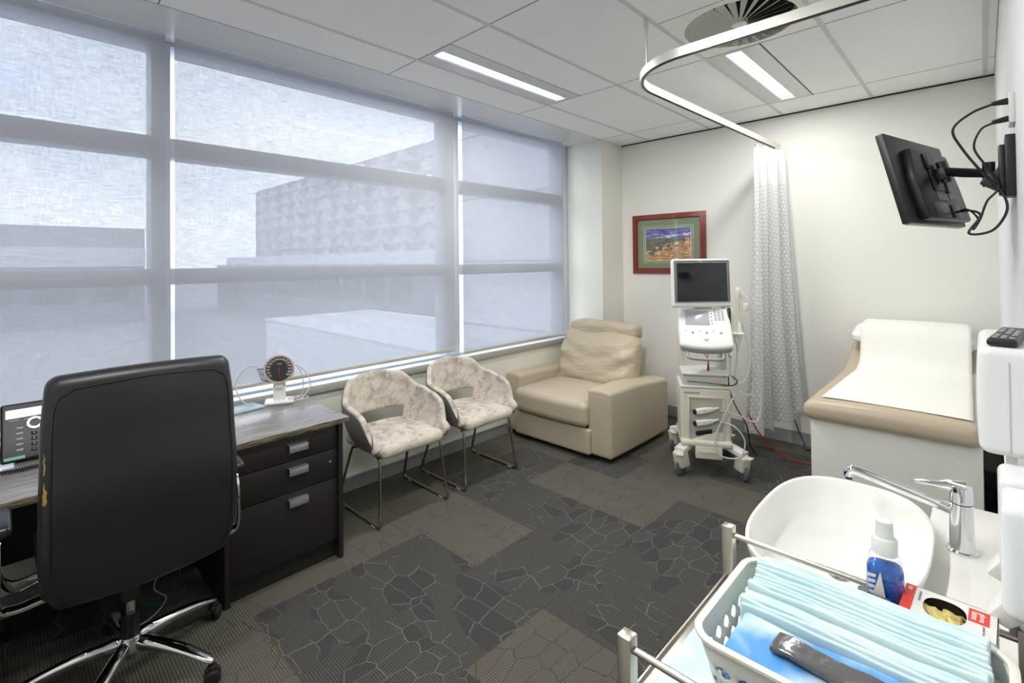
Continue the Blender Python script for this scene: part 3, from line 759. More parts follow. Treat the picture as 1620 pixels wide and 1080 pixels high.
# stitched piping line inside the rear face
pp = []
def bp(y, z):
    co = Vector((.0375, y, z)); v = (z+.345)/.69
    co = backwarp(co, (0, y/.258, z/.345)); return co+Vector((.335, 0, .84))
for (y, z) in [(-.235, -.30), (-.235, .25), (-.225, .285), (-.19, .305), (0, .312), (.19, .305), (.225, .285), (.235, .25), (.235, -.30)]: pp.append((y, z))
pl = []
for (a, c) in zip(pp, pp[1:]):
    for k in range(6): pl.append(bp(lerp(a[0], c[0], k/6), lerp(a[1], c[1], k/6)))
pl.append(bp(*pp[-1]))
MB().tube(pl, .0022, 6).build('piping', black_leather2, br)
sm = MB()
for dy in (-.006, 0, .006):
    sm.tube([(.372-.02, dy, 1.150), (.345-.02, dy, 1.173), (.315-.02, dy, 1.168)], .0012, 6)
sm.build('stitching', black_rubber, br)
tr = MB()
random.seed(3)
for (z0, z1, wd) in ((.925, .985, .004), (.83, .905, .009)):
    pts = []; n = 9
    left = [(-.246+random.uniform(-.001, .002), lerp(z0, z1, k/n)) for k in range(n+1)]
    b = bmesh.new(); A = []; B = []
    for k, (y, z) in enumerate(left):
        wv = wd*(1-abs(2*k/n-.8)**2*.7)*random.uniform(.6, 1.1)
        p = bp(y-.004, z-.845)+Vector((.0015, 0, 0)); q = bp(y-.004+max(wv, .001), z-.845)+Vector((.0022, 0, 0))
        A.append(b.verts.new(p)); B.append(b.verts.new(q))
    for k in range(n): b.faces.new((A[k], B[k], B[k+1], A[k+1]))
    bmesh.ops.solidify(b, geom=b.faces[:], thickness=.002)
    tr.add(b)
to = tr.build('foam_tear', foam_m, br); to['label'] = 'torn strip showing yellow foam'
MB().rbox((.02, 0, .535), (.255, .25, .045), .04, 6).build('seat', black_leather, oc, angle=180)
MB().box(.10, .30, -.04, .04, .47, .50, .006).box(.285, .305, -.04, .04, .48, .62, .006).build('back_bracket', dark_plastic, oc)
MB().rbox((.0, 0, .455), (.13, .11, .03), .02, 3).cyl((0, 0, .37), (0, 0, .43), .045, .075, 24).build('seat_mechanism', dark_plastic, oc)
for s in (-1, 1):
    y = s*.335
    a = MB()
    loop = smooth_path([(.06, s*.22, .43), (.06, s*.30, .425), (.06, y, .45), (.075, y, .55), (.055, y, .635), (-.02, y, .655), (-.15, y, .65), (-.22, y, .60), (-.225, y, .50), (-.17, y, .45), (-.10, s*.30, .425), (-.10, s*.22, .43)], 8)
    ao = a.tube(loop, .01, 10, flat=(.024, .006)).build('armrest', chrome, oc)
    MB().rbox((-.055, y, .685), (.135, .031, .018), .016, 6, lambda co, q: Vector((co.x, co.y, co.z-.02*max(0, -q[0])**2*1.0-.012*max(0, q[0])**3))).build('arm_pad', black_leather2, ao)
MB().cyl((0, 0, .12), (0, 0, .24), .028).cyl((0, 0, .29), (0, 0, .40), .034, .030).build('gas_lift_cover', dark_plastic, oc)
MB().cyl((0, 0, .2), (0, 0, .40), .016).build('gas_lift', chrome, oc)
MB().lathe([(0, .085), (.033, .085), (.04, .10), (.038, .13), (.031, .155), (0, .155)], seg=28).build('base_hub', chrome, oc)
for k in range(5):
    a = 54+72*k-16
    lg = MB()
    pts = [(.02, 0, .125), (.08, 0, .13), (.16, 0, .125), (.24, 0, .108), (.30, 0, .088), (.33, 0, .078)]
    bb = bmesh.new(); rings = []
    for i, (x, y, z) in enumerate(pts):
        ww = (.020, .024, .024, .022, .020, .014)[i]; hh = (.034, .024, .017, .014, .012, .008)[i]
        rings.append([bb.verts.new((x, c*ww, z+d*hh)) for c, d in ((-1, -1), (-1, .3), (-.55, 1), (.55, 1), (1, .3), (1, -1))])
    for A, B in zip(rings, rings[1:]):
        for j in range(6): bb.faces.new((A[j], A[(j+1) % 6], B[(j+1) % 6], B[j]))
    bb.faces.new(rings[0]); bb.faces.new(rings[-1])
    lg.add(bb, RZ(a)); lo = lg.build('base_leg', chrome, oc, subdiv=1, angle=60)
    cs = MB(); M = RZ(a) @ T((.32, 0, 0)) @ RZ(35)
    for s in (-1, 1): cs.lathe([(0, -.009), (.022, -.009), (.027, -.005), (.027, .005), (.022, .009), (0, .009)], seg=24, M=M @ T((0, s*.014, .0275)) @ RX(90))
    cs.cyl((0, -.02, .0275), (0, .02, .0275), .006, M=M)
    cs.lathe([(0, 0), (.016, 0), (.016, .01), (0, .012)], M=M @ T((0, 0, .054)), seg=16)
    cs.rbox((0, 0, .045), (.024, .008, .014), .006, 2, M=M)
    cs.cyl((0, 0, .05), (0, 0, .08), .006, M=M)
    cs.build('caster', black_rubber, lo)

# under-desk cables
MB().tube(smooth_path([(-2.62, .25, .36), (-2.66, .34, .10), (-2.64, .44, .02), (-2.58, .5, .012), (-2.50, .47, .012), (-2.45, .40, .012)]), .004, 8)
c1 = MB().tube(smooth_path([(-2.95, .60, .40), (-2.90, .58, .10), (-2.80, .50, .012), (-2.66, .52, .010), (-2.55, .42, .010), (-2.60, .30, .010)]), .0035, 8).build('network_cable', white_cable)
tag(c1, 'white cable trailing on the carpet behind the office chair base', 'cable')
c2 = MB().tube(smooth_path([(-2.95, .64, .40), (-2.86, .63, .10), (-2.80, .60, .012), (-2.70, .60, .008), (-2.62, .55, .008), (-2.70, .42, .008), (-2.82, .40, .008)]), .0035, 8).build('network_cable', green_cable)
tag(c2, 'green cable looped on the carpet under the desk', 'cable')

# ================================================================== TUB CHAIRS
def plan(t):
    """t in 0..1 round the U, front-left -> back -> front-right; returns (x,y, nx, ny)"""
    L1, rr, hw = .27, .19, .245
    straight_b = hw*2-2*rr; arc = rr*PI/2; tot = 2*L1+2*arc+straight_b; s = t*tot
    xb = .225-L1-rr
    if s < L1: return (.208-s*.94, -hw, 0, -1)
    s -= L1
    if s < arc:
        a = s/rr; return (xb+rr-rr*math.sin(a), -hw+rr-rr*math.cos(a), -math.sin(a), -math.cos(a))
    s -= arc
    if s < straight_b: return (xb, -hw+rr+s, -1, 0)
    s -= straight_b
    if s < arc:
        a = s/rr; return (xb+rr-rr*math.cos(a), hw-rr+rr*math.sin(a), -math.cos(a), math.sin(a))
    s -= arc
    return (min(.208, xb+rr+s*.94), hw, 0, 1)
def top_z(t):
    d = min(t, 1-t)*2
    return interp([0, .05, .10, .17, .30, .52, .72, 1], [.43, .49, .57, .615, .64, .665, .765, .785], d)
def interp_lin(xs, ys, x):
    for a, b, c, d in zip(xs, xs[1:], ys, ys[1:]):
        if x <= b: return c+(d-c)*(x-a)/(b-a)
    return ys[-1]
def shell_pt(t, v, off=0):
    x, y, nx, ny = plan(t); zt = top_z(t); d = min(t, 1-t)*2
    zb = interp([0, .3, 1], [.395, .385, .39], d)
    f1 = min(.35, (.452-zb)/(zt-zb)); f2 = min(.62, (.522-zb)/(zt-zb))
    z = lerp(zb, zt, interp_lin([0, .286, .5, 1], [0, f1, f2, 1], v)); h = z-.40
    flare = .055*math.sin(min(1, max(0, h)/.25)*PI/2)
    tuck = -.03*(1-v)**3*interp([0, .25, 1], [.3, 1, 1], d)
    rec = .13*h if nx < -.2 else .13*h*max(0, -nx)
    k = flare*abs(ny)+tuck+off
    fr = .02*math.sin(PI*min(1, v*1.0))*max(0, 1-d*8)
    return Vector((x+nx*(tuck+off)-max(0, -nx)*max(0, h)*.10+fr, y+ny*k, z))
def make_chair(label, loc, rz=0):
    t = thing('tub_chair', label, 'chair', loc, rz, 'mottled fabric tub chairs under the window')
    NU, NV = 56, 14
    b = bmesh.new(); g_ = [[b.verts.new(shell_pt(i/NU, j/NV)) for j in range(NV+1)] for i in range(NU+1)]
    for i in range(NU):
        for j in range(NV):
            tm = (i+.5)/NU
            if abs(tm-.5) < .16 and 4 <= j < 7: continue
            b.faces.new((g_[i][j], g_[i+1][j], g_[i+1][j+1], g_[i][j+1]))
    mb_ = MB(); mb_.add(b)
    sh = mb_.build('shell', chair_fabric, t, angle=180, recalc=False)
    sh.data.materials.append(chair_outer)
    md = sh.modifiers.new('thickness', 'SOLIDIFY'); md.thickness = .036; md.offset = 1; md.material_offset = 0; md.use_even_offset = False
    md2 = sh.modifiers.new('smooth', 'SUBSURF'); md2.levels = 1; md2.render_levels = 1
    # outer skin in a plain greyer tone
    b = bmesh.new(); g_ = [[b.verts.new(shell_pt(i/NU, lerp(.0, 1.0, j/NV)*(.94 if j == NV else 1), .004)) for j in range(NV+1)] for i in range(NU+1)]
    for i in range(NU):
        for j in range(NV):
            tm = (i+.5)/NU
            if abs(tm-.5) < .178 and 4 <= j < 7: continue
            b.faces.new((g_[i][j], g_[i+1][j], g_[i+1][j+1], g_[i][j+1]))
    mb_ = MB(); mb_.add(b); mb_.build('outer_skin', chair_outer, t, angle=180, recalc=False)
    MB().rbox((.015, 0, .415), (.225, .222, .038), .034, 8, lambda co, q: co+Vector((0, 0, .012*(1-q[0]**2)*(1-q[1]**2)-.012*max(0, -q[0])))).build('seat', chair_fabric, t, angle=180)
    MB().rbox((0, 0, .385), (.20, .20, .012), .01, 3).build('seat_base', dark_plastic, t)
    for s in (-1, 1):
        y = s*.215
        MB().tube(smooth_path([(.10, s*.16, .378), (.165, y-.004*s, .376), (.195, y, .36), (.222, s*.232, .12), (.238, s*.24, .035), (.222, s*.241, .012), (.17, s*.241, .010),
                               (-.17, s*.241, .010), (-.225, s*.241, .012), (-.242, s*.240, .035), (-.222, s*.235, .10), (-.135, y, .34), (-.11, y-.005*s, .372), (-.06, s*.16, .378)], 7), .0088, 12).build('sled_leg', leg_metal, t)
        MB().box(.15, .195, s*.241-.009, s*.241+.009, .0, .012, .003).box(-.19, -.15, s*.241-.009, s*.241+.009, .0, .012, .003).build('glide', ivory, t)
    return t
make_chair('mottled beige tub chair with steel sled legs, the one next to the desk', (-2.70, 1.722, 0))
make_chair('mottled beige tub chair with steel sled legs, the one next to the recliner', (-2.70, 2.352, 0))

# ================================================================== RECLINER
so = thing('recliner', 'wide cream leather recliner with puffy back cushion in the far corner', 'armchair', (-2.50, 3.58, 0))
def S(x, y, z): return (x+2.50, y-3.58, z)
def armwarp(co, q): return co+Vector((.008*(1-q[1]**2)*q[0], 0, (-.04*max(0, q[1]+.2) if q[2] > 0 else 0)+.010*(1-q[0]**2)*max(0, q[2])))
for xc, nm in ((-2.065, 'armrest'), (-3.0+.03, 'armrest')):
    wd = .085 if xc > -2.5 else .07
    MB().rbox(S(xc-(.02 if xc > -2.5 else 0), 3.545, .282), (wd+.02, .455, .245), .026, 6, armwarp).build('armrest', cream_leather, so, angle=180)
MB().rbox(S(-2.535, 3.45, .335), (.37, .42, .095), .05, 10, lambda co, q: co+Vector((0, -.02*(1-q[0]**2)*max(0, -q[1]), .028*(1-q[0]**2)*(1-q[1]**2)*max(0, q[2])))).build('seat_cushion', cream_leather, so, angle=180)
MB().rbox(S(-2.535, 3.085, .135), (.385, .028, .098), .022, 6).build('footrest', cream_leather, so, angle=180)
def bcw(co, q):
    puff = (1-q[0]**2)*(1-q[2]**2)
    co.y += -.06*puff*max(0, -q[1])+.03*puff*max(0, q[1])
    fold = .016*math.sin(11*q[2]-5.5*abs(q[0])**1.3+.6*math.sin(4*q[0]))*(.12+.88*q[0]**2)+.008*math.sin(6*(q[2]+.45*q[0]**2)+1)
    co.y += fold*max(0, -q[1]) if q[1] < 0 else 0
    co.z += .012*math.sin(5*q[0])*q[2]
    co.x *= 1+.03*q[2]*-1+.008*math.sin(6*q[2])
    co.y += .13*(q[2]+1)/2
    return co
MB().rbox(S(-2.515, 3.68, .62), (.395, .11, .245), .095, 26, bcw).build('back_cushion', crumpled, so, angle=180)
def hrw(co, q):
    co.z += -.02*q[0]**2 + .006*math.sin(8*q[0]); co.y += .02*q[0]**2
    co.z += .015*math.sin(q[0]*3)*0
    return co
MB().rbox(S(-2.525, 3.84, .882), (.355, .09, .074), .055, 10, hrw).build('headrest', crumpled, so, angle=180)
MB().rbox(S(-2.57, 4.0, .42), (.33, .06, .30), .04, 5, lambda co, q: co+Vector((0, .08*(q[2]+1)/2, 0))).build('back_frame', cream_leather, so, angle=180)
MB().box(-.46, .37, -.42, .42, .005, .05).build('plinth', dark_plastic, so)

# ================================================================== PICTURE
pc = thing('framed_picture', 'red timber framed landscape picture on the far wall', 'picture', (-2.203, 4.487, 1.658))
W2, H2 = .373, .291
fb = MB()
def mitre(x0, x1, z0, z1, x2, x3, z2, z3, ya, yb):
    b = bmesh.new(); o_ = [(x0, z0), (x1, z0), (x1, z1), (x0, z1)]; i_ = [(x2, z2), (x3, z2), (x3, z3), (x2, z3)]
    A = [b.verts.new((p[0], ya, p[1])) for p in o_]; B = [b.verts.new((p[0], yb, p[1])) for p in i_]
    C = [b.verts.new((p[0], -.002, p[1])) for p in o_]; D = [b.verts.new((p[0], -.008, p[1])) for p in i_]
    for k in range(4):
        j = (k+1) % 4
        b.faces.new((A[k], A[j], B[j], B[k])); b.faces.new((C[k], C[j], A[j], A[k])); b.faces.new((B[k], B[j], D[j], D[k]))
    return b
fb.add(mitre(-W2, W2, -H2, H2, -W2+.045, W2-.045, -H2+.045, H2-.045, -.020, -.028))
fo = fb.build('frame', ch_glass, pc, angle=20)
fb = MB(); fb.add(mitre(-W2+.045, W2-.045, -H2+.045, H2-.045, -W2+.052, W2-.052, -H2+.052, H2-.052, -.026, -.016)); fb.build('inner_lip', ch_inner, pc, angle=20)
MB().box(-W2+.045, W2-.045, -.010, -.008, -H2+.045, H2-.045).build('picture_mat', mat_green, pc)
ml = MB()
for (a, c, tw) in ((.255, .172, .003), (.237, .154, .006)):
    ml.box(-a, a, -.0118, -.010, c-tw, c).box(-a, a, -.0118, -.010, -c-.012, -c-.012+tw).box(-a, -a+tw, -.0118, -.010, -c-.012, c).box(a-tw, a, -.0118, -.010, -c-.012, c)
ml.build('mat_line', mat_line, pc)
MB().box(-.231, .231, -.0122, -.0105, -.160, .149).build('print', art_m, pc)

# ================================================================== CURTAIN RAIL AND CURTAIN
rl = thing('curtain_rail', 'white metal curtain rail hung from the ceiling, curving to the far wall', 'rail', (-1.24, 2.09, 2.42))
path = [(XR+1.24, 0.0, 0)]; 
cxr, cyr, rr = -1.24+.02, 0, 0
pts = [(XR+1.24, .0, 0), (.5, .0, 0), (.29, .0, 0)]
for k in range(1, 15):
    a = PI/2*k/15; pts.append((.29-.33*math.sin(a), .33-.33*math.cos(a), 0))
pts += [(-.04, .33, 0), (-.01, 1.2, 0), (.035, 2.393, 0)]
MB().tube(pts, .01, 4, flat=(.0115, .023)).build('track', alu, rl)
# dark slot along the underside
MB().tube([Vector(p)+Vector((0, 0, -.0235)) for p in pts], .004, 4).build('track_slot', dark_plastic, rl)
MB().cyl((.056, .119, .0), (.056, .119, .262), .006).cyl((.056, .119, .225), (.056, .119, .27), .012).build('drop_rod', alu, rl)

ct = thing('privacy_curtain', 'white privacy curtain printed with small hexagons, drawn against the far wall', 'curtain', (-1.215, 4.2, 0))
def fold(tt, v):
    # tt along the gathered cloth; v 0 bottom..1 top
    spread = lerp(1.0, .42, v**.8)
    ph_ = tt*2*PI*3.6
    amp = lerp(.085, .028, v)*(1+.25*math.sin(tt*9+1))
    y = lerp(-.26, .23, tt)*lerp(1.0, .85, v)
    x = lerp(-.095, .15, tt)*spread + amp*math.sin(ph_+.4*math.sin(v*3))+ (-.012*(1-v))
    y += .03*math.sin(2*ph_+1)*(1-v*.5)
    zb = .17+.20*max(0, tt-.25)+.018*math.sin(ph_*1.3)
    z = lerp(zb, 2.37+.012*math.sin(tt*2*PI*10), v)
    return (x, y, z)
MB().grid(150, 40, fold, uv=lambda a, v: (a*2.1, v*2.15)).build('cloth', curtain_mat, ct, angle=180)
hk = MB()
for k in range(10):
    q = fold(k/9.0, 1.0); hk.cyl((lerp(-.018, .005, k/9), q[1], 2.368), (lerp(-.018, .005, k/9), q[1], 2.398), .004, seg=8)
hk.build('hooks', white_plastic, ct)

# ================================================================== EXAM BED
bd = thing('examination_bed', 'beige vinyl examination bed on a pale laminate base, right of the curtain', 'bed', (-.36, 3.7, 0))
MB().box(-.315, .345, -.72, .76, .0, .66, .002).build('base', bed_lam, bd)
def bedw(co, q):
    y = co.y; 
    if y > .25: co.z += .17*((y-.25)/.5)
    co.z += .010*(1-q[0]**2)*max(0, q[2])
    return co
MB().rbox((-.0, .0, .705), (.345, .765, .048), .042, 12, bedw).build('mattress', bed_leather, bd, angle=180)
ps = thing('paper_sheet', 'white paper sheet laid along the examination bed', 'sheet', (-.36, 3.7, .753))
def sheet(a, b):
    x = lerp(-.265, .305, a); y = lerp(-.66, .70, b)
    z = .014+.010*(1-(x/.345)**2)-.01
    if y > .25: z += .17*((y-.25)/.5)
    if y > .25: z -= .17*max(0, y-.45)/.5
    if y > .385:
        q = min(1, (y-.385)/.10); z += .215*math.sin(q*PI/2)**.8+.012*min(1, max(0, (y-.485)/.1))
    z += .0015*math.sin(9*x+3*y)*math.sin(7*y+2*x)
    x *= lerp(1.04, .97, b)
    return (x+.0, y, z)
pw = MB().grid(24, 40, sheet).build('sheet', paper_m, ps, angle=180, solid=.0015, offs=1)
pi = thing('pillow', 'white pillow at the head of the examination bed', 'pillow', (-.37, 4.30, .90))
def plw(co, q):
    k = (1-abs(q[0])**2.5)*(1-abs(q[1])**2.5); co.z *= .45+.6*k
    co.x *= 1-.03*q[1]**2; co.z += .006*math.sin(7*q[0]+3*q[1]); co.z += .02*q[1]
    return co
MB().rbox((0.01, 0, .065), (.33, .15, .075), .05, 10, plw).build('pillowcase', pillow_m, pi, angle=180)

# ================================================================== ULTRASOUND CART
ca = thing('ultrasound_machine', 'white ultrasound cart with dark monitor, keyboard console and hanging probe cables', 'medical machine', (-1.445, 3.465, 0), 30)
# local: -y faces the viewer
mb = MB()
mb.rbox((0, .09, .41), (.165, .155, .195), .02, 4); mb.build('cabinet', cream_plastic, ca)
mb = MB()   # recessed front panel frame
mb.box(-.118, -.108, -.075, -.062, .235, .545, .002).box(.108, .118, -.075, -.062, .235, .545, .002).box(-.118, .118, -.075, -.062, .535, .547, .002)
mb.build('front_frame', cream_plastic, ca)
MB().box(-.108, .108, -.068, -.063, .235, .537).build('front_panel', pm('grey_cream_panel', (178, 176, 162), .5), ca)
MB().box(-.14, -.04, -.0675, -.064, .565, .573).build('badge', grey_plastic, ca)
MB().prism([(-.08, .25), (.03, .305), (.108, .305), (.108, .235), (-.08, .235)], -.078, -.066, 'y', .002).build('probe_tray', cream_plastic, ca)
for k, z in enumerate((.455, .375)):
    pb = MB(); a = RY(-12)
    M = T((-.01, -.085, z)) @ a
    pb.rbox((0, 0, 0), (.058, .016, .021), .012, 4, lambda co, q: Vector((co.x, co.y*(1-.25*max(0, q[0])), co.z*(1-.35*max(0, q[0])))), M=M)
    pb.cyl((.055, 0, 0), (.095, 0, .004), .011, .006, M=M)
    po = pb.build('stored_probe', white_plastic, ca, angle=60)
    MB().box(-.078, -.056, -.012, .012, -.014, .014, .003, M=M).build('probe_clip', dark_plastic, po)
    MB().text('PLT', .010, M @ T((0, -.0165, 0)) @ RX(90), .0003).build('lettering', print_grey, po)
MB().box(-.055, .055, -.08, -.066, -.014, .014, .003, M=T((-.015, 0, .30)) @ RY(-12)).build('probe_connector', dark_plastic, ca)
MB().box(-.075, .10, -.10, -.04, .125, .215, .006).box(-.05, .06, -.103, -.098, .16, .185, .002).build('foot_brake', cream_plastic, ca)
MB().rbox((0, .10, .225), (.17, .20, .022), .018, 4).build('base_plate', cream_plastic, ca)
for (x, y, dz, sx) in ((-.172, -.095, 0, 1), (.228, -.09, 0, -1), (-.172, .35, 0, 1), (.20, .36, 0, -1)):
    lg = MB(); d = Vector((x, y, 0)); st = Vector((x*.35, .1+(y-.1)*.35, .20)); en = Vector((x, y, .175))
    lo = lg.tube([st, st.lerp(en, .5)+Vector((0, 0, .012)), st.lerp(en, .8)+Vector((0, 0, .006)), en+Vector((0, 0, .0)), en+(en-st).normalized()*.02], 0.03, 16, flat=(.038, .021)).build('leg', white_plastic, ca, angle=60)
    cs = MB(); M = T((x, y, 0)) @ RZ(-42 if sx > 0 else 20) @ Matrix.Scale(1.22, 4)
    cs.rbox((0, .004, .092), (.030, .042, .050), .018, 3, lambda co, q: Vector((co.x, co.y+.012*q[2]*-1, co.z)), M=M)
    cs.box(-.02, .02, -.055, -.03, .125, .135, .003, M=M @ RZ(30))
    co_ = cs.build('caster_hood', cream_plastic, lo, angle=60)
    wl = MB()
    wl.lathe([(0, -.012), (.04, -.012), (.048, -.007), (.048, .007), (.04, .012), (0, .012)], seg=32, M=M @ T((0, -.004, .049)) @ RY(90))
    wl.build('wheel', wheel_grey, co_) if False else wl.build('wheel', wheel_grey, lo)
# upper shelves and column
MB().rbox((0, .08, .610), (.168, .15, .010), .010, 3).build('lower_shelf', white_plastic, ca)
MB().box(-.150, .150, -.06, .215, .620, .692, .006).build('drawer_box', pm('pale_grey_shell', (206, 205, 196), .4), ca)
MB().rbox((0, .07, .702), (.155, .15, .011), .010, 3).build('upper_shelf', white_plastic, ca)
MB().box(-.16, -.115, .13, .20, .712, 1.02, .006).build('column', cream_plastic, ca); MB().box(.115, .16, .05, .20, .712, .95, .006).build('column', cream_plastic, ca)
# console
Mc = T((0, -.06, 1.025)) @ RX(52)
cm = MB(); cm.rbox((0, 0, 0), (.175, .155, .022), .02, 8, lambda co, q: Vector((co.x*(1-.06*max(0, q[1])), co.y-.022*(1-q[0]**2)*max(0, -q[1]), co.z)), M=Mc)
con = cm.build('console', white_plastic, ca, angle=180)
MB().rbox((0, -.018, -.03), (.168, .145, .018), .016, 6, lambda co, q: Vector((co.x, co.y-.022*(1-q[0]**2)*max(0, -q[1]), co.z)), M=Mc).build('console_underside', grey_plastic, con, angle=180)
MB().box(-.125, .035, .005, .120, .0215, .0235, .002, M=Mc).build('touch_screen', lcd_m, con)
for i in range(3):
    for j in range(7):
        MB().box(.068+i*.024, .086+i*.024, .045+j*.0125, .053+j*.0125, .0215, .0235, .0008, M=Mc).build('key', grey_plastic, con)
for i in range(6):
    MB().lathe([(0, 0), (.009, 0), (.008, .004), (0, .005)], ((-.13+i*.046), -.035-.018*(i % 2), .0215), 16, M=Mc).build('knob', grey_plastic if i % 2 else white_plastic, con)
for j in range(4): MB().lathe([(0, 0), (.006, 0), (.0055, .003), (0, .004)], (.050, .02+j*.027, .0215), 14, M=Mc).build('knob', grey_plastic, con)
MB().lathe([(0, 0), (.018, 0), (.014, .008), (0, .012)], (0, -.10, .0215), 24, M=Mc).build('trackball', white_plastic, con)
MB().tube(smooth_path([(-.125, -.10, .90), (-.125, -.165, .855), (-.11, -.19, .835), (0, -.195, .828), (.09, -.19, .832), (.105, -.165, .855), (.105, -.10, .90)], 6), .011, 10).build('front_handle', grey_plastic, con)
MB().tube(smooth_path([(-.14, .05, 1.155), (-.07, .05, 1.178), (.07, .05, 1.178), (.15, .05, 1.155)], 5), .008, 8).build('rear_rail', pm('rail_blue_grey', (150, 156, 168), .4), con)
MB().tube([(.14, -.02, .89), (.16, -.05, .86), (.165, -.07, .83)], .014, 8).build('cable_hook', white_plastic, ca)
# monitor
MB().box(-.06, .06, .02, .07, 1.05, 1.20, .01).build('monitor_stand', white_plastic, ca)
Mm = T((-.015, .0, 1.333)) @ RZ(15) @ RX(-3)
mo = MB().rbox((0, .0, 0), (.208, .028, .172), .018, 6, lambda co, q: Vector((co.x*(1+.012*-q[2]), co.y*(1-.0*q[0]), co.z)), M=Mm).build('monitor', white_plastic, ca, angle=60)
MB().box(-.196, .196, -.0305, -.027, -.135, .160, .006, M=Mm).build('bezel', pm('monitor_bezel_grey', (122, 122, 120), .4), mo)
MB().box(-.178, .178, -.032, -.0295, -.128, .142, .001, M=Mm).build('screen', black_gloss, mo)
MB().text('TOSHIBA', .010, Mm @ T((-.01, -.0312, .151)) @ RX(90), .0003).build('lettering', print_white, mo)
# right probe holder
MB().box(.16, .26, -.05, .03, .975, .99, .004).box(.185, .225, -.03, .02, .915, .976, .008).build('probe_shelf', white_plastic, ca)
for (x, y, z0, z1, r1, r2, nm) in ((.185, .0, .99, 1.15, .014, .020, 1), (.235, -.02, .94, 1.06, .018, .013, 1), (.235, .03, 1.12, 1.30, .011, .017, 1)):
    p = MB(); p.lathe([(0, z0), (r1*.6, z0), (r1, z0+.02), (r1*.9, (z0+z1)/2), (r2, z1-.05), (r2, z1-.01), (r2*.7, z1), (0, z1)], (x, y, 0), 18); p.build('hanging_probe', ivory, ca, angle=50)
MB().cyl((.255, .03, .99), (.255, .03, 1.27), .006).rbox((.285, .02, 1.165), (.018, .016, .026), .008, 3).build('probe_pole', ivory, ca)
MB().box(.165, .178, -.03, .03, 1.05, 1.16, .004).build('gel_holder', dark_plastic, ca)
cbl = [smooth_path([(.235, -.02, .94), (.20, -.06, .78), (.20, -.05, .62), (.30, -.06, .58), (.31, -.03, .80), (.27, .02, 1.0), (.245, .03, 1.12)], 8),
       smooth_path([(.185, 0, .99), (.165, -.06, .85), (.17, -.07, .68), (.24, -.08, .66), (.29, -.05, .78), (.30, .0, 1.0), (.30, .0, 1.2), (.255, .03, 1.27)], 8),
       smooth_path([(.085, -.085, .462), (.20, -.10, .44), (.32, -.08, .40), (.36, -.04, .55), (.34, 0, .85), (.33, .0, 1.1), (.26, .03, 1.24)], 8),
       smooth_path([(.085, -.085, .382), (.17, -.12, .37), (.235, -.13, .28), (.20, -.14, .17), (.08, -.13, .17), (.05, -.12, .28), (.12, -.11, .45), (.20, -.08, .62), (.215, -.04, .80), (.215, -.01, .92)], 8)]
for pts in cbl: MB().tube(pts, .0045, 8).build('probe_cable', white_cable, ca)
MB().tube(smooth_path([(.12, -.075, .635), (-.02, -.075, .645), (-.12, -.073, .65)]), .0025, 6).tube(smooth_path([(.10, -.075, .635), (.17, -.10, .64), (.20, -.09, .67), (.16, -.06, .70), (.12, -.075, .69)]), .004, 8).tube(smooth_path([(.15, -.06, .69), (.165, -.03, .58), (.22, .06, .45), (.30, .12, .30), (.36, .30, .10), (.42, .40, .012)]), .004, 8).build('power_cord', black_cable, ca)
MB().tube(smooth_path([(-.03, .05, .93), (.0, .05, .84), (.03, .02, .79), (.03, -.02, .72)]), .003, 6).tube(smooth_path([(.05, .05, .93), (.035, .05, .86), (.03, .01, .72)]), .003, 6).cyl((.03, .01, .714), (.03, .0, .76), .01, .006, 8).build('red_lead', red_cable, ca)
# floor cables by the wall
fc = MB().tube(smooth_path([(-1.20, 3.62, .42), (-1.165, 3.75, .25), (-1.12, 3.93, .10), (-1.05, 4.03, .03), (-.98, 4.08, .010), (-.88, 4.10, .008), (-.76, 4.18, .008), (-.71, 4.26, .008), (-.70, 4.36, .008)]), .005, 8).build('extension_cord', red_cable)
tag(fc, 'red extension cord running along the carpet below the curtain', 'cord')
fc = MB().tube(smooth_path([(-1.12, 4.44, .20), (-1.05, 4.40, .05), (-1.02, 4.36, .008), (-.97, 4.40, .04), (-.93, 4.45, .20)]), .0045, 8).build('power_lead', black_cable)
tag(fc, 'black power lead dipping to the carpet beneath the curtain hem', 'cord')
fc = MB().tube(smooth_path([(-.90, 4.22, .008), (-.82, 4.30, .008), (-.76, 4.38, .03), (-.70, 4.44, .12)]), .0045, 8).build('power_lead', black_cable)
tag(fc, 'short black lead on the carpet between curtain and examination bed', 'cord')

# ================================================================== WALL TV
tv = thing('wall_monitor', 'black flat screen seen from behind, tilted on a wall arm above the bed', 'monitor', (XR, 2.00, 1.76))
az, tl = R(14.8), R(13.6)
e1 = Vector((math.sin(az), math.cos(az), 0)); nh = Vector((math.cos(az), -math.sin(az), 0))
dn = (-Vector((0, 0, 1))*math.cos(tl)+nh*math.sin(tl)).normalized(); nb_ = e1.cross(-dn).normalized()
if nb_.x < 0: nb_ = -nb_
ctr = Vector((-.130, 2.185, 1.757))-Vector((XR, 2.00, 1.76))
Mt = Matrix((e1, -dn, nb_)).transposed().to_4x4(); Mt.translation = ctr
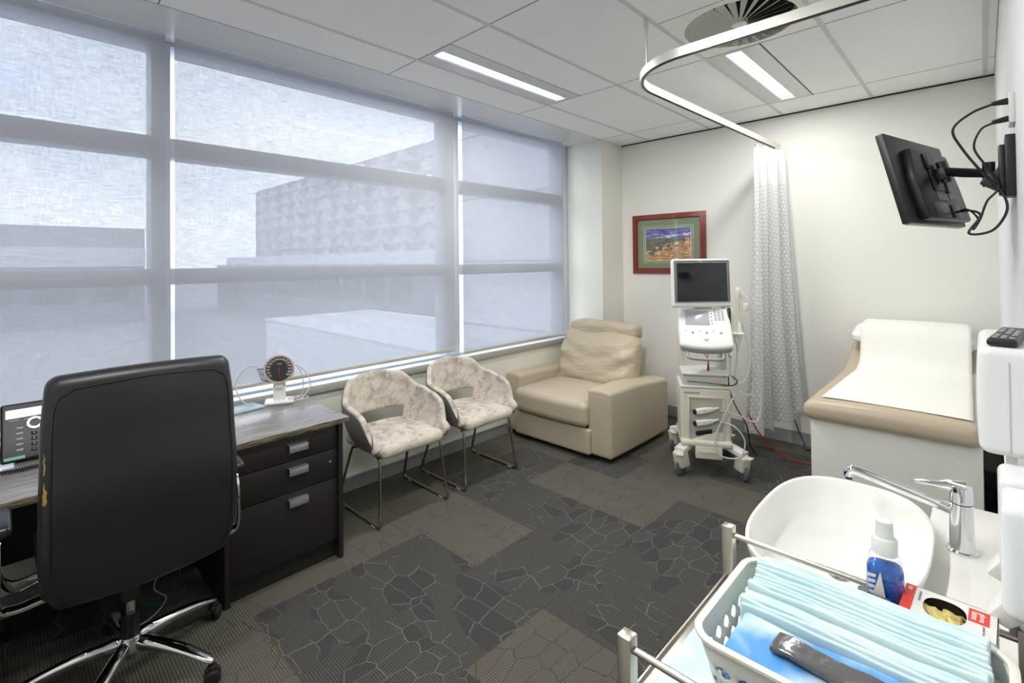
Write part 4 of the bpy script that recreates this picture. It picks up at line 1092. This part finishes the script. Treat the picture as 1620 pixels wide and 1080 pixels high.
# local: x width (away), y up, z out of the back
sc_ = MB().box(-.23, .23, -.151, .151, -.030, -.006, .003, M=Mt).build('screen_casing', dark_plastic, tv)
MB().box(-.22, .22, -.141, .141, -.0315, -.0295, M=Mt).build('screen', black_gloss, sc_)
hb = MB(); hb.prism([(-.15, -.142), (.20, -.142), (.19, -.02), (.16, .10), (-.14, .10), (-.165, .0), (-.16, -.10)], -.008, .022, 'z', .008, M=Mt)
hs_ = hb.build('rear_housing', dark_plastic, sc_)
MB().box(-.22, .22, -.1535, -.1505, -.026, -.010, M=Mt).build('bottom_strip', pm('grey_trim', (172, 170, 164), .4), sc_)
MB().box(-.04, .045, -.075, -.02, .0215, .0235, M=Mt).box(.055, .12, -.068, -.02, .0215, .0235, M=Mt).build('rating_label', pm('label_grey', (118, 116, 112), .5, var=.15, bscale=200), hs_)
MB().box(-.10, .02, -.135, -.085, .021, .024, .001, M=Mt).box(.04, .11, -.135, -.09, .021, .026, .001, M=Mt).build('port_cover', black_bezel, hs_)
mt_ = MB(); mt_.box(-.055, .055, -.045, .06, .022, .028, .002, M=Mt).box(-.065, -.045, .03, .085, .022, .032, .002, M=Mt).box(.035, .055, -.05, .03, .022, .032, .002, M=Mt)
mt_.cyl((-.0, -.02, .045), (-.0, .05, .045), .014, M=Mt).box(-.02, .02, -.01, .03, .026, .055, .003, M=Mt)
mt_.build('mount_bracket', dark_plastic, tv)
Aend = Mt @ Vector((0, .015, .05)); Elb = Vector((-.055, .0, -.015)); 
am = MB(); am.tube([Aend, Aend.lerp(Elb, .5)+Vector((0, 0, -.002)), Elb], .012, 8, flat=(.009, .014)); am.cyl(Elb-Vector((0, 0, .04)), Elb+Vector((0, 0, .03)), .014)
am.build('arm', dark_plastic, tv)
wp = MB(); wp.box(-.022, -.0, -.035, .035, -.09, .085, .003).box(-.035, -.018, -.022, .022, -.085, .06, .004)
wp.prism([(-.075, -.045), (-.02, -.085), (-.02, .03), (-.04, -.01), (-.06, -.02)], -.014, .014, 'y', .002)
wp.build('wall_bracket', dark_plastic, tv)
plugs = MB(); plugs.box(-.012, -.0, -.045, .045, .115, .20, .002); plugs.build('outlet_plate', white_plastic, tv)
MB().cyl((-.012, .0, .185), (-.045, -.01, .182), .010, .006).build('plug', dark_plastic, tv); MB().cyl((-.012, .0, .135), (-.045, -.01, .128), .009, .006).build('plug', dark_plastic, tv)
Pt = Mt @ Vector((.06, -.115, .025))
MB().tube(smooth_path([(-.04, -.01, .182), (-.09, -.03, .16), (-.13, -.03, .12), (-.11, -.02, .06), (-.06, -.02, -.03), (-.03, -.03, -.075), (-.02, -.04, -.13), (-.05, -.04, -.185), (-.10, -.02, -.19), Vector(Pt)+Vector((.06, -.04, -.02)), Vector(Pt)+Vector((.04, -.02, .0)), Pt]), .0035, 8).build('signal_cable', black_cable, tv)
MB().tube(smooth_path([(-.04, -.01, .128), (-.07, -.02, .11), (-.085, -.02, .06), (-.06, -.03, .0), (-.035, -.03, -.06), (-.06, -.03, -.10), (-.075, -.03, -.15), (-.09, -.03, -.18), Vector(Pt)+Vector((.055, -.04, -.03)), Vector(Pt)+Vector((.03, -.02, .005)), Pt+Vector((0, .01, .0))]), .003, 8).build('power_cable', black_cable, tv)

# ================================================================== COUNTER, BASIN, TAP
ctp = thing('vanity_counter', 'white wall-hung counter carrying the oval basin', 'counter', (-.03, 1.40, .86))
MB().box(-.075, .0985, -.33, .325, -.03, 0, .004).build('worktop', counter_m, ctp)
MB().box(-.055, .0985, -.31, .31, -.85, -.03, .002).build('cabinet', bed_lam, ctp)
ba = thing('wash_basin', 'large white oval semi-recessed basin projecting from the counter', 'basin', (-.243, 1.305, .905))
def sup(a, rx, ry, e=.72):
    c, s_ = math.cos(a), math.sin(a)
    return Vector((math.copysign(abs(c)**e, c)*rx, math.copysign(abs(s_)**e, s_)*ry, 0))
prof = [(.30, .45, -.145), (.62, .68, -.140), (.82, .84, -.11), (.93, .94, -.06), (.985, .99, -.02), (1.0, 1.0, -.004), (.995, .995, .0), (.965, .972, .0), (.945, .955, -.006), (.90, .92, -.035), (.80, .84, -.078), (.60, .66, -.105), (.30, .35, -.115), (.06, .05, -.118)]
bb = bmesh.new(); rings = []
NS = 72
for (kx, ky, z) in prof:
    rings.append([bb.verts.new(sup(2*PI*k/NS, .161*kx, .275*ky)+Vector((0, 0, z+.010*(math.cos(2*PI*k/NS) < -.0)*0))) for k in range(NS)])
for A, B in zip(rings, rings[1:]):
    for k in range(NS): bb.faces.new((A[k], A[(k+1) % NS], B[(k+1) % NS], B[k]))
bb.faces.new(rings[0][::-1]); bb.faces.new(rings[-1])
mb = MB(); mb.add(bb); mb.build('bowl', ceramic, ba, angle=180)
MB().lathe([(0, 0), (.022, 0), (.022, .003), (.014, .006), (0, .006)], (0, 0, -.118), 24).build('drain', chrome, ba)
tp = thing('mixer_tap', 'chrome lever mixer tap with long spout over the basin', 'tap', (-.043, 1.452, .86))
MB().lathe([(0, 0), (.026, 0), (.026, .005), (.0215, .007), (.0205, .05), (.0195, .105), (0, .105)], seg=32, sy_=1.15).build('body', chrome, tp)
MB().lathe([(0, .107), (.0195, .107), (.0195, .130), (.018, .141), (0, .143)], seg=32, sy_=1.15, M=RY(0)).tube([(.010, -.002, .138), (-.02, .0, .137), (-.045, .004, .131), (-.078, .008, .127)], [.016, .012, .007, .005], 10, flat=None).build('lever', chrome, tp)
MB().tube(smooth_path([(-.008, -.002, .083), (-.05, -.004, .094), (-.12, -.006, .109), (-.175, -.008, .121), (-.196, -.009, .124), (-.203, -.009, .118), (-.203, -.009, .107)], 5), [.0108]*31, 12).build('spout', chrome, tp)
MB().cyl((-.203, -.009, .100), (-.203, -.009, .109), .0075).build('aerator', dark_plastic, tp)

# ================================================================== WALL DISPENSERS
pt_ = thing('towel_dispenser', 'big white paper towel dispenser on the right wall, holding the remote control', 'dispenser', (XR, 1.44, 1.232))
MB().rbox((-.042, 0, .0), (.043, .165, .100), .016, 8, lambda co, q: Vector((co.x-.003*(1-q[2]**2)*max(0, -q[0])+.004, co.y, co.z))).build('cover', white_gloss, pt_, angle=180)
MB().box(-.040, -.0385, -.1665, -.164, -.093, .075).build('cover_seam', pm('seam_grey', (190, 192, 190), .5), pt_)
MB().prism([(-.045, -.16), (-.028, -.155), (-.024, -.105), (-.040, -.105)], -.03, .05, 'y').build('paper_towel', paper_m, pt_)
def soap(y, z, label):
    t = thing('soap_dispenser', label, 'dispenser', (XR, y, z), 0, 'white wall-mounted dispensers beside the trolley')
    MB().rbox((-.029, 0, .0), (.029, .050, .082), .014, 6, lambda co, q: Vector((co.x+.006*q[2]*-1*0, co.y, co.z))).build('housing', white_gloss, t, angle=180)
    MB().prism([(-.060, -.075), (-.076, -.100), (-.052, -.110), (-.030, -.09), (-.03, -.06), (-.05, -.055)], -.022, .022, 'y', .004).build('push_lever', white_plastic, t)
    MB().cyl((-.045, 0, -.125), (-.045, 0, -.08), .006).build('nozzle', grey_plastic, t)
soap(1.22, 1.045, 'white soap dispenser on the right wall, the farther one partly hidden')
soap(1.05, 1.06, 'white soap dispenser on the right wall, the nearer one over the glove box')
rm = thing('remote_control', 'black television remote lying on top of the towel dispenser', 'remote', (.034, 1.40, 1.333), -6)
MB().rbox((0, 0, .007), (.021, .115, .007), .005, 4).build('body', dark_plastic, rm)
for j in range(7):
    for i in range(3):
        if (i+j) % 5 != 3: MB().box(-.015+i*.0115, -.007+i*.0115, -.10+j*.026, -.088+j*.026, .0135, .0158, .001).build('button', red_print if (i, j) == (2, 1) else grey_plastic, rm)

# ================================================================== TROLLEY
tr_ = thing('instrument_trolley', 'stainless steel trolley with guard rails in the foreground', 'trolley', (-.18, .845, 0))
TX0, TX1, TY0, TY1 = -.215, .225, -.205, .205
TZ = .85
sh_ = MB(); sh_.box(TX0, TX1, TY0, TY1, TZ-.012, TZ, .002); sh_.box(TX0, TX0+.004, TY0, TY1, TZ-.012, TZ+.004, .001); sh_.build('top_shelf', brushed, tr_)
MB().box(TX0, TX1, TY0, TY1, .30, .312, .002).build('lower_shelf', brushed, tr_)
for (x, y) in ((TX0+.005, TY1-.002), (TX0+.007, TY0+.002), (TX1-.006, TY1-.002), (TX1-.006, TY0+.002)):
    po = MB().box(x-.011, x+.011, y-.011, y+.011, .08, .95, .0015).build('post', brushed, tr_)
    cs = MB(); cs.cyl((x, y, .05), (x, y, .082), .007).lathe([(0, -.009), (.028, -.009), (.032, -.005), (.032, .005), (.028, .009), (0, .009)], seg=24, M=T((x, y, .032)) @ RX(90)).build('caster', black_rubber, po)
for y in (TY1-.002, TY0+.002):
    MB().tube([(TX0+.012, y, .932), (TX1-.012, y, .932)], .0055, 14).build('guard_rail', brushed, tr_)
MB().box(TX1-.06, TX1-.005, TY0+.02, TY1-.02, TZ, TZ+.004).build('end_tray', pm('brown_tray', (96, 60, 44), .3), tr_)

ub = thing('absorbent_sheet', 'pale blue absorbent sheet spread on the trolley shelf', 'sheet', (-.18, .845, .8545))
def shf(a, b):
    x = lerp(-.195, .15, a); y = lerp(-.19, .185, b); z = .0008+.0012*math.sin(22*x+9*y)**2
    if a < .06 and b > .85: z += .012*(b-.85)/.15
    return (x, y, z)
MB().grid(30, 30, shf).build('sheet', sheet_m, ub, angle=180, solid=.001)

# perforated plastic basket
bs = thing('plastic_basket', 'white perforated plastic basket on the trolley holding aqua pads', 'basket', (-.147, .822, .8575))
BX, BY, BHt = .168, .128, .103
def bperi(s_, k=1.0, cr=.035):
    """point on rounded rectangle perimeter, s_ 0..1"""
    hx, hy = BX*k, BY*k; c = cr; L = 4*(hx-c+hy-c)+2*PI*c; d = (s_ % 1)*L
    segs = [(2*(hx-c), Vector((-hx+c, -hy, 0)), Vector((1, 0, 0))), (PI*c/2, Vector((hx-c, -hy+c, 0)), -PI/2), (2*(hy-c), Vector((hx, -hy+c, 0)), Vector((0, 1, 0))), (PI*c/2, Vector((hx-c, hy-c, 0)), 0.0),
            (2*(hx-c), Vector((hx-c, hy, 0)), Vector((-1, 0, 0))), (PI*c/2, Vector((-hx+c, hy-c, 0)), PI/2), (2*(hy-c), Vector((-hx, hy-c, 0)), Vector((0, -1, 0))), (PI*c/2, Vector((-hx+c, -hy+c, 0)), PI)]
    for l, o_, dd in segs:
        if d <= l+1e-9:
            if isinstance(dd, float) or isinstance(dd, int):
                a = dd+d/c; return o_+Vector((math.cos(a)*c, math.sin(a)*c, 0))
            return o_+dd*d
        d -= l
    return Vector((-hx+c, -hy, 0))
def bw(s_, v): 
    p = bperi(s_, lerp(.86, 1, v)); p.z = BHt*v; return p
bb = bmesh.new(); NC = 34
def q4(*v): bb.faces.new(v)
rows = [(0, .08, False)]+[(.08+.22*k, .08+.22*(k+1), True) for k in range(3)]+[(.74, 1.0, False)]
NCH = 4
for ri, (v0, v1, hole) in enumerate(rows):
    for c in range(NC):
        s0 = (c+(.5 if ri % 2 else 0))/NC; s1 = s0+1/NC
        cs0 = [(s0, v0), ((s0+s1)/2, v0), (s1, v0), (s1, (v0+v1)/2), (s1, v1), ((s0+s1)/2, v1), (s0, v1), (s0, (v0+v1)/2)]
        if not hole:
            vs = [bb.verts.new(bw(a, b_)) for a, b_ in cs0]; bb.faces.new(vs)
        else:
            mx_, my_ = (s0+s1)/2, (v0+v1)/2; ir = []
            for k in range(8):
                a, b_ = cs0[k]; f_ = .46 if k % 2 == 0 else .78
                ir.append((mx_+(a-mx_)*f_, my_+(b_-my_)*f_))
            O = [bb.verts.new(bw(a, b_)) for a, b_ in cs0]; I = [bb.verts.new(bw(a, b_)) for a, b_ in ir]
            for k in range(8): bb.faces.new((O[k], O[(k+1) % 8], I[(k+1) % 8], I[k]))
bmesh.ops.remove_doubles(bb, verts=bb.verts[:], dist=.0002)
mb = MB(); mb.add(bb); mb.build('wall_lattice', pm('basket_white', (224, 222, 212), .35), bs, angle=50, solid=.0022)
MB().tube([bperi(k/96)+Vector((0, 0, BHt)) for k in range(96)], .004, 8, closed=True, flat=(.0055, .0028)).build('rim', MATS['basket_white'], bs, angle=60)
mb = MB(); bb = bmesh.new(); bb.faces.new([bb.verts.new(bperi(k/64, .86)+Vector((0, 0, .001))) for k in range(64)]); bmesh.ops.solidify(bb, geom=bb.faces[:], thickness=.002); mb.add(bb); mb.build('floor_panel', MATS['basket_white'], bs)

# aqua pads: folded, standing on edge, side by side
NPAD = 21
pad0 = None
for k in range(NPAD):
    y = .814+k*(.130/NPAD)
    wob = random.uniform(-.003, .003); top = .961+.019*min(1, k/(NPAD*.75))+.004*math.sin(k*.9)+random.uniform(-.0015, .0015)-(.012 if k in (6, 10) else 0)
    first = 'first' if k == 0 else ''
    ph_ = random.uniform(0, 6)
    def pw_(co, q, ph_=ph_):
        co.y += .0014*math.sin(5*q[0]+ph_); co.z += .0012*math.sin(9*q[0]+ph_*2)*max(0, q[2]); return co
    if k in (0, 1, 2): 
        o = MB().rbox((0, 0, 0), (.143, .0032, .046), .0028, 8, pw_).build('folded_pad', pad_m if k % 2 else pad_m2, None, angle=180); src = [o] if k == 0 else src+[o]
    else:
        o = src[k % 3].copy(); COL.objects.link(o)
    o.location = (-.1445+wob, y, top-.046)
    rank = 'frontmost of the row, facing the blue packs' if k == 0 else ('rearmost of the row, against the glove box' if k == NPAD-1 else None)
    if rank: tag(o, 'folded aqua absorbent pad standing in the basket, '+rank, 'pad', 'folded aqua pads in the basket')
    else: tag(o, 'folded aqua absorbent pad standing among others in the basket', 'pad', 'folded aqua pads in the basket')

# blue printed packs, grey pouch, clear film bag
bp1 = thing('printed_pack', 'glossy blue pack printed with white clouds in the basket', 'pack', (-.150, .757, .948), 1)
MB().rbox((0, 0, -.028), (.125, .048, .036), .008, 8, lambda co, q: co+Vector((0, 0, .002*math.sin(5*q[0])*max(0, q[2])))).build('pack', cloud_m, bp1, angle=180)
gp = thing('instrument_pouch', 'dark grey glossy instrument pouch lying on the blue pack', 'pouch', (-.112, .752, .9635), -3)
MB().rbox((0, 0, 0), (.110, .020, .0042), .0035, 10, lambda co, q: co+Vector((0, .001*math.sin(3*q[0]), .0022*math.sin(9*q[0]+2*q[1])*q[1]+.0012*math.sin(13*q[0])))).build('pouch', foil_m, gp, angle=180)
fb_ = thing('clear_bag', 'crinkled clear plastic bag at the left end of the basket', 'bag', (-.281, .80, .912))
def fbw(co, q): return co+Vector((.010*noise.noise(co*40)+.014*q[2], .006*noise.noise(co*55+Vector((3, 0, 0))), .012*noise.noise(co*38+Vector((0, 5, 0)))))
MB().rbox((.004, 0, 0), (.012, .078, .030), .008, 16, fbw).build('film', film_m, fb_, angle=25)

# spray bottle
sb_ = thing('spray_bottle', 'small blue spray bottle with white pump on the trolley', 'bottle', (-.125, 1.010, .855), 10)
MB().rbox((0, 0, .082), (.0265, .018, .082), .014, 6, lambda co, q: Vector((co.x*(1-.30*max(0, q[2]-.3)), co.y*(1-.2*max(0, q[2]-.3)), co.z))).build('bottle', bottle_clear, sb_, angle=180)
MB().rbox((0, 0, .074), (.0248, .0163, .072), .013, 5).build('liquid', blue_liquid, sb_, angle=180)
MB().lathe([(0, .160), (.0175, .160), (.018, .182), (.0155, .186), (.0125, .187), (.0118, .213), (0, .214)], seg=24).build('pump_cap', white_plastic, sb_)
MB().prism([(-.021, .062), (-.001, .062), (.001, .085), (-.007, .135), (-.017, .100)], -.0190, -.0178, 'y').build('label', print_white, sb_)
MB().prism([(-.021, .052), (-.001, .050), (-.002, .063), (-.021, .063)], -.0190, -.0179, 'y').build('label_band', purple_m, sb_)
b_ = MB()
for k in range(4): b_.box(-.0235, -.016+.001*k, -.0188, -.0176, .098+k*.009, .102+k*.009)
b_.build('label_stripes', print_white, sb_)

# dark clip tray behind the pads
kd = thing('instrument_holder', 'dark grey plastic holder behind the pads, just in front of the spray bottle', 'holder', (-.136, .968, .855))
MB().rbox((0, 0, .053), (.026, .012, .053), .009, 4).cyl((-.012, .0, .106), (-.012, .0, .111), .008).build('holder_body', pm('dark_grey_tray', (88, 90, 92), .4), kd, angle=60)

# glove box
gb = thing('glove_box', 'white and red cardboard glove box with yellow gloves showing', 'box', (-.047, .998, .855), -2)
bxm = MB(); GX, GY, GZ = .054, .040, .108
bxm.box(-GX, GX, -GY, GY, 0, .001).box(-GX, -GX+.001, -GY, GY, 0, GZ).box(GX-.001, GX, -GY, GY, 0, GZ).box(-GX, GX, -GY, -GY+.001, 0, GZ).box(-GX, GX, GY-.001, GY, 0, GZ)
# lid with rounded opening
bb = bmesh.new(); NN = 40; ou = []; inn = []
for k in range(NN):
    a = 2*PI*k/NN+.001; c, s_ = math.cos(a), math.sin(a); q = min(GX/max(abs(c), 1e-6), GY/max(abs(s_), 1e-6))
    ou.append(bb.verts.new((c*q, s_*q, GZ))); p = sup(a, .025, .030, .8); inn.append(bb.verts.new((p.x-.004, p.y-.004, GZ)))
for k in range(NN): bb.faces.new((ou[k], ou[(k+1) % NN], inn[(k+1) % NN], inn[k]))
for cx_, cy_ in ((GX, GY), (-GX, GY), (-GX, -GY), (GX, -GY)):
    cv = bb.verts.new((cx_, cy_, GZ)); near = sorted(ou, key=lambda v: (v.co-cv.co).length)[:2]
    try: bb.faces.new((cv, near[0], near[1]))
    except Exception: pass
bxm.add(bb)
bxm.build('carton', box_board, gb, solid=0)
MB().box(-GX+.0015, GX-.0015, -GY+.0015, GY-.0015, .0012, .002).box(-GX+.0015, -GX+.0025, -GY+.002, GY-.002, .002, GZ-.001).box(GX-.0025, GX-.0015, -GY+.002, GY-.002, .002, GZ-.001).box(-GX+.002, GX-.002, GY-.0025, GY-.0015, .002, GZ-.001).build('inside', box_inside, gb)
gl = MB()
for k in range(9): gl.sphere((random.uniform(-.03, .024), random.uniform(-.022, .016), .084+random.uniform(-.004, .008)), random.uniform(.012, .017), 3, (1.2, 1.1, .7), disp=.7)
gl.build('gloves', glove_m, gb, angle=60)
MB().box(-GX-.0004, -GX+.013, -GY, GY-.001, GZ, GZ+.0006).box(-GX-.0006, -GX, -GY, GY, .004, GZ).build('red_band', red_print, gb)
MB().box(.022, .045, -.004, .032, GZ, GZ+.0006).build('red_label', red_print, gb)
MB().text('latex', .012, T((.029, .013, GZ+.0006)) @ RZ(-90), .0002).build('lettering', print_white, gb)
MB().text('gloves', .010, T((.0375, .013, GZ+.0006)) @ RZ(-90), .0002).build('lettering', print_white, gb)
MB().text('100', .008, T((-.048, .028, GZ+.0006)) @ RZ(-90), .0002).build('lettering', print_white, gb)
MB().text('examination', .006, T((-.034, .014, GZ+.0002)) @ RZ(-90), .0002).build('lettering', print_grey, gb)
MB().text('powder free', .005, T((.040, -.020, GZ+.0002)) @ RZ(-90), .0002).build('lettering', print_grey, gb)
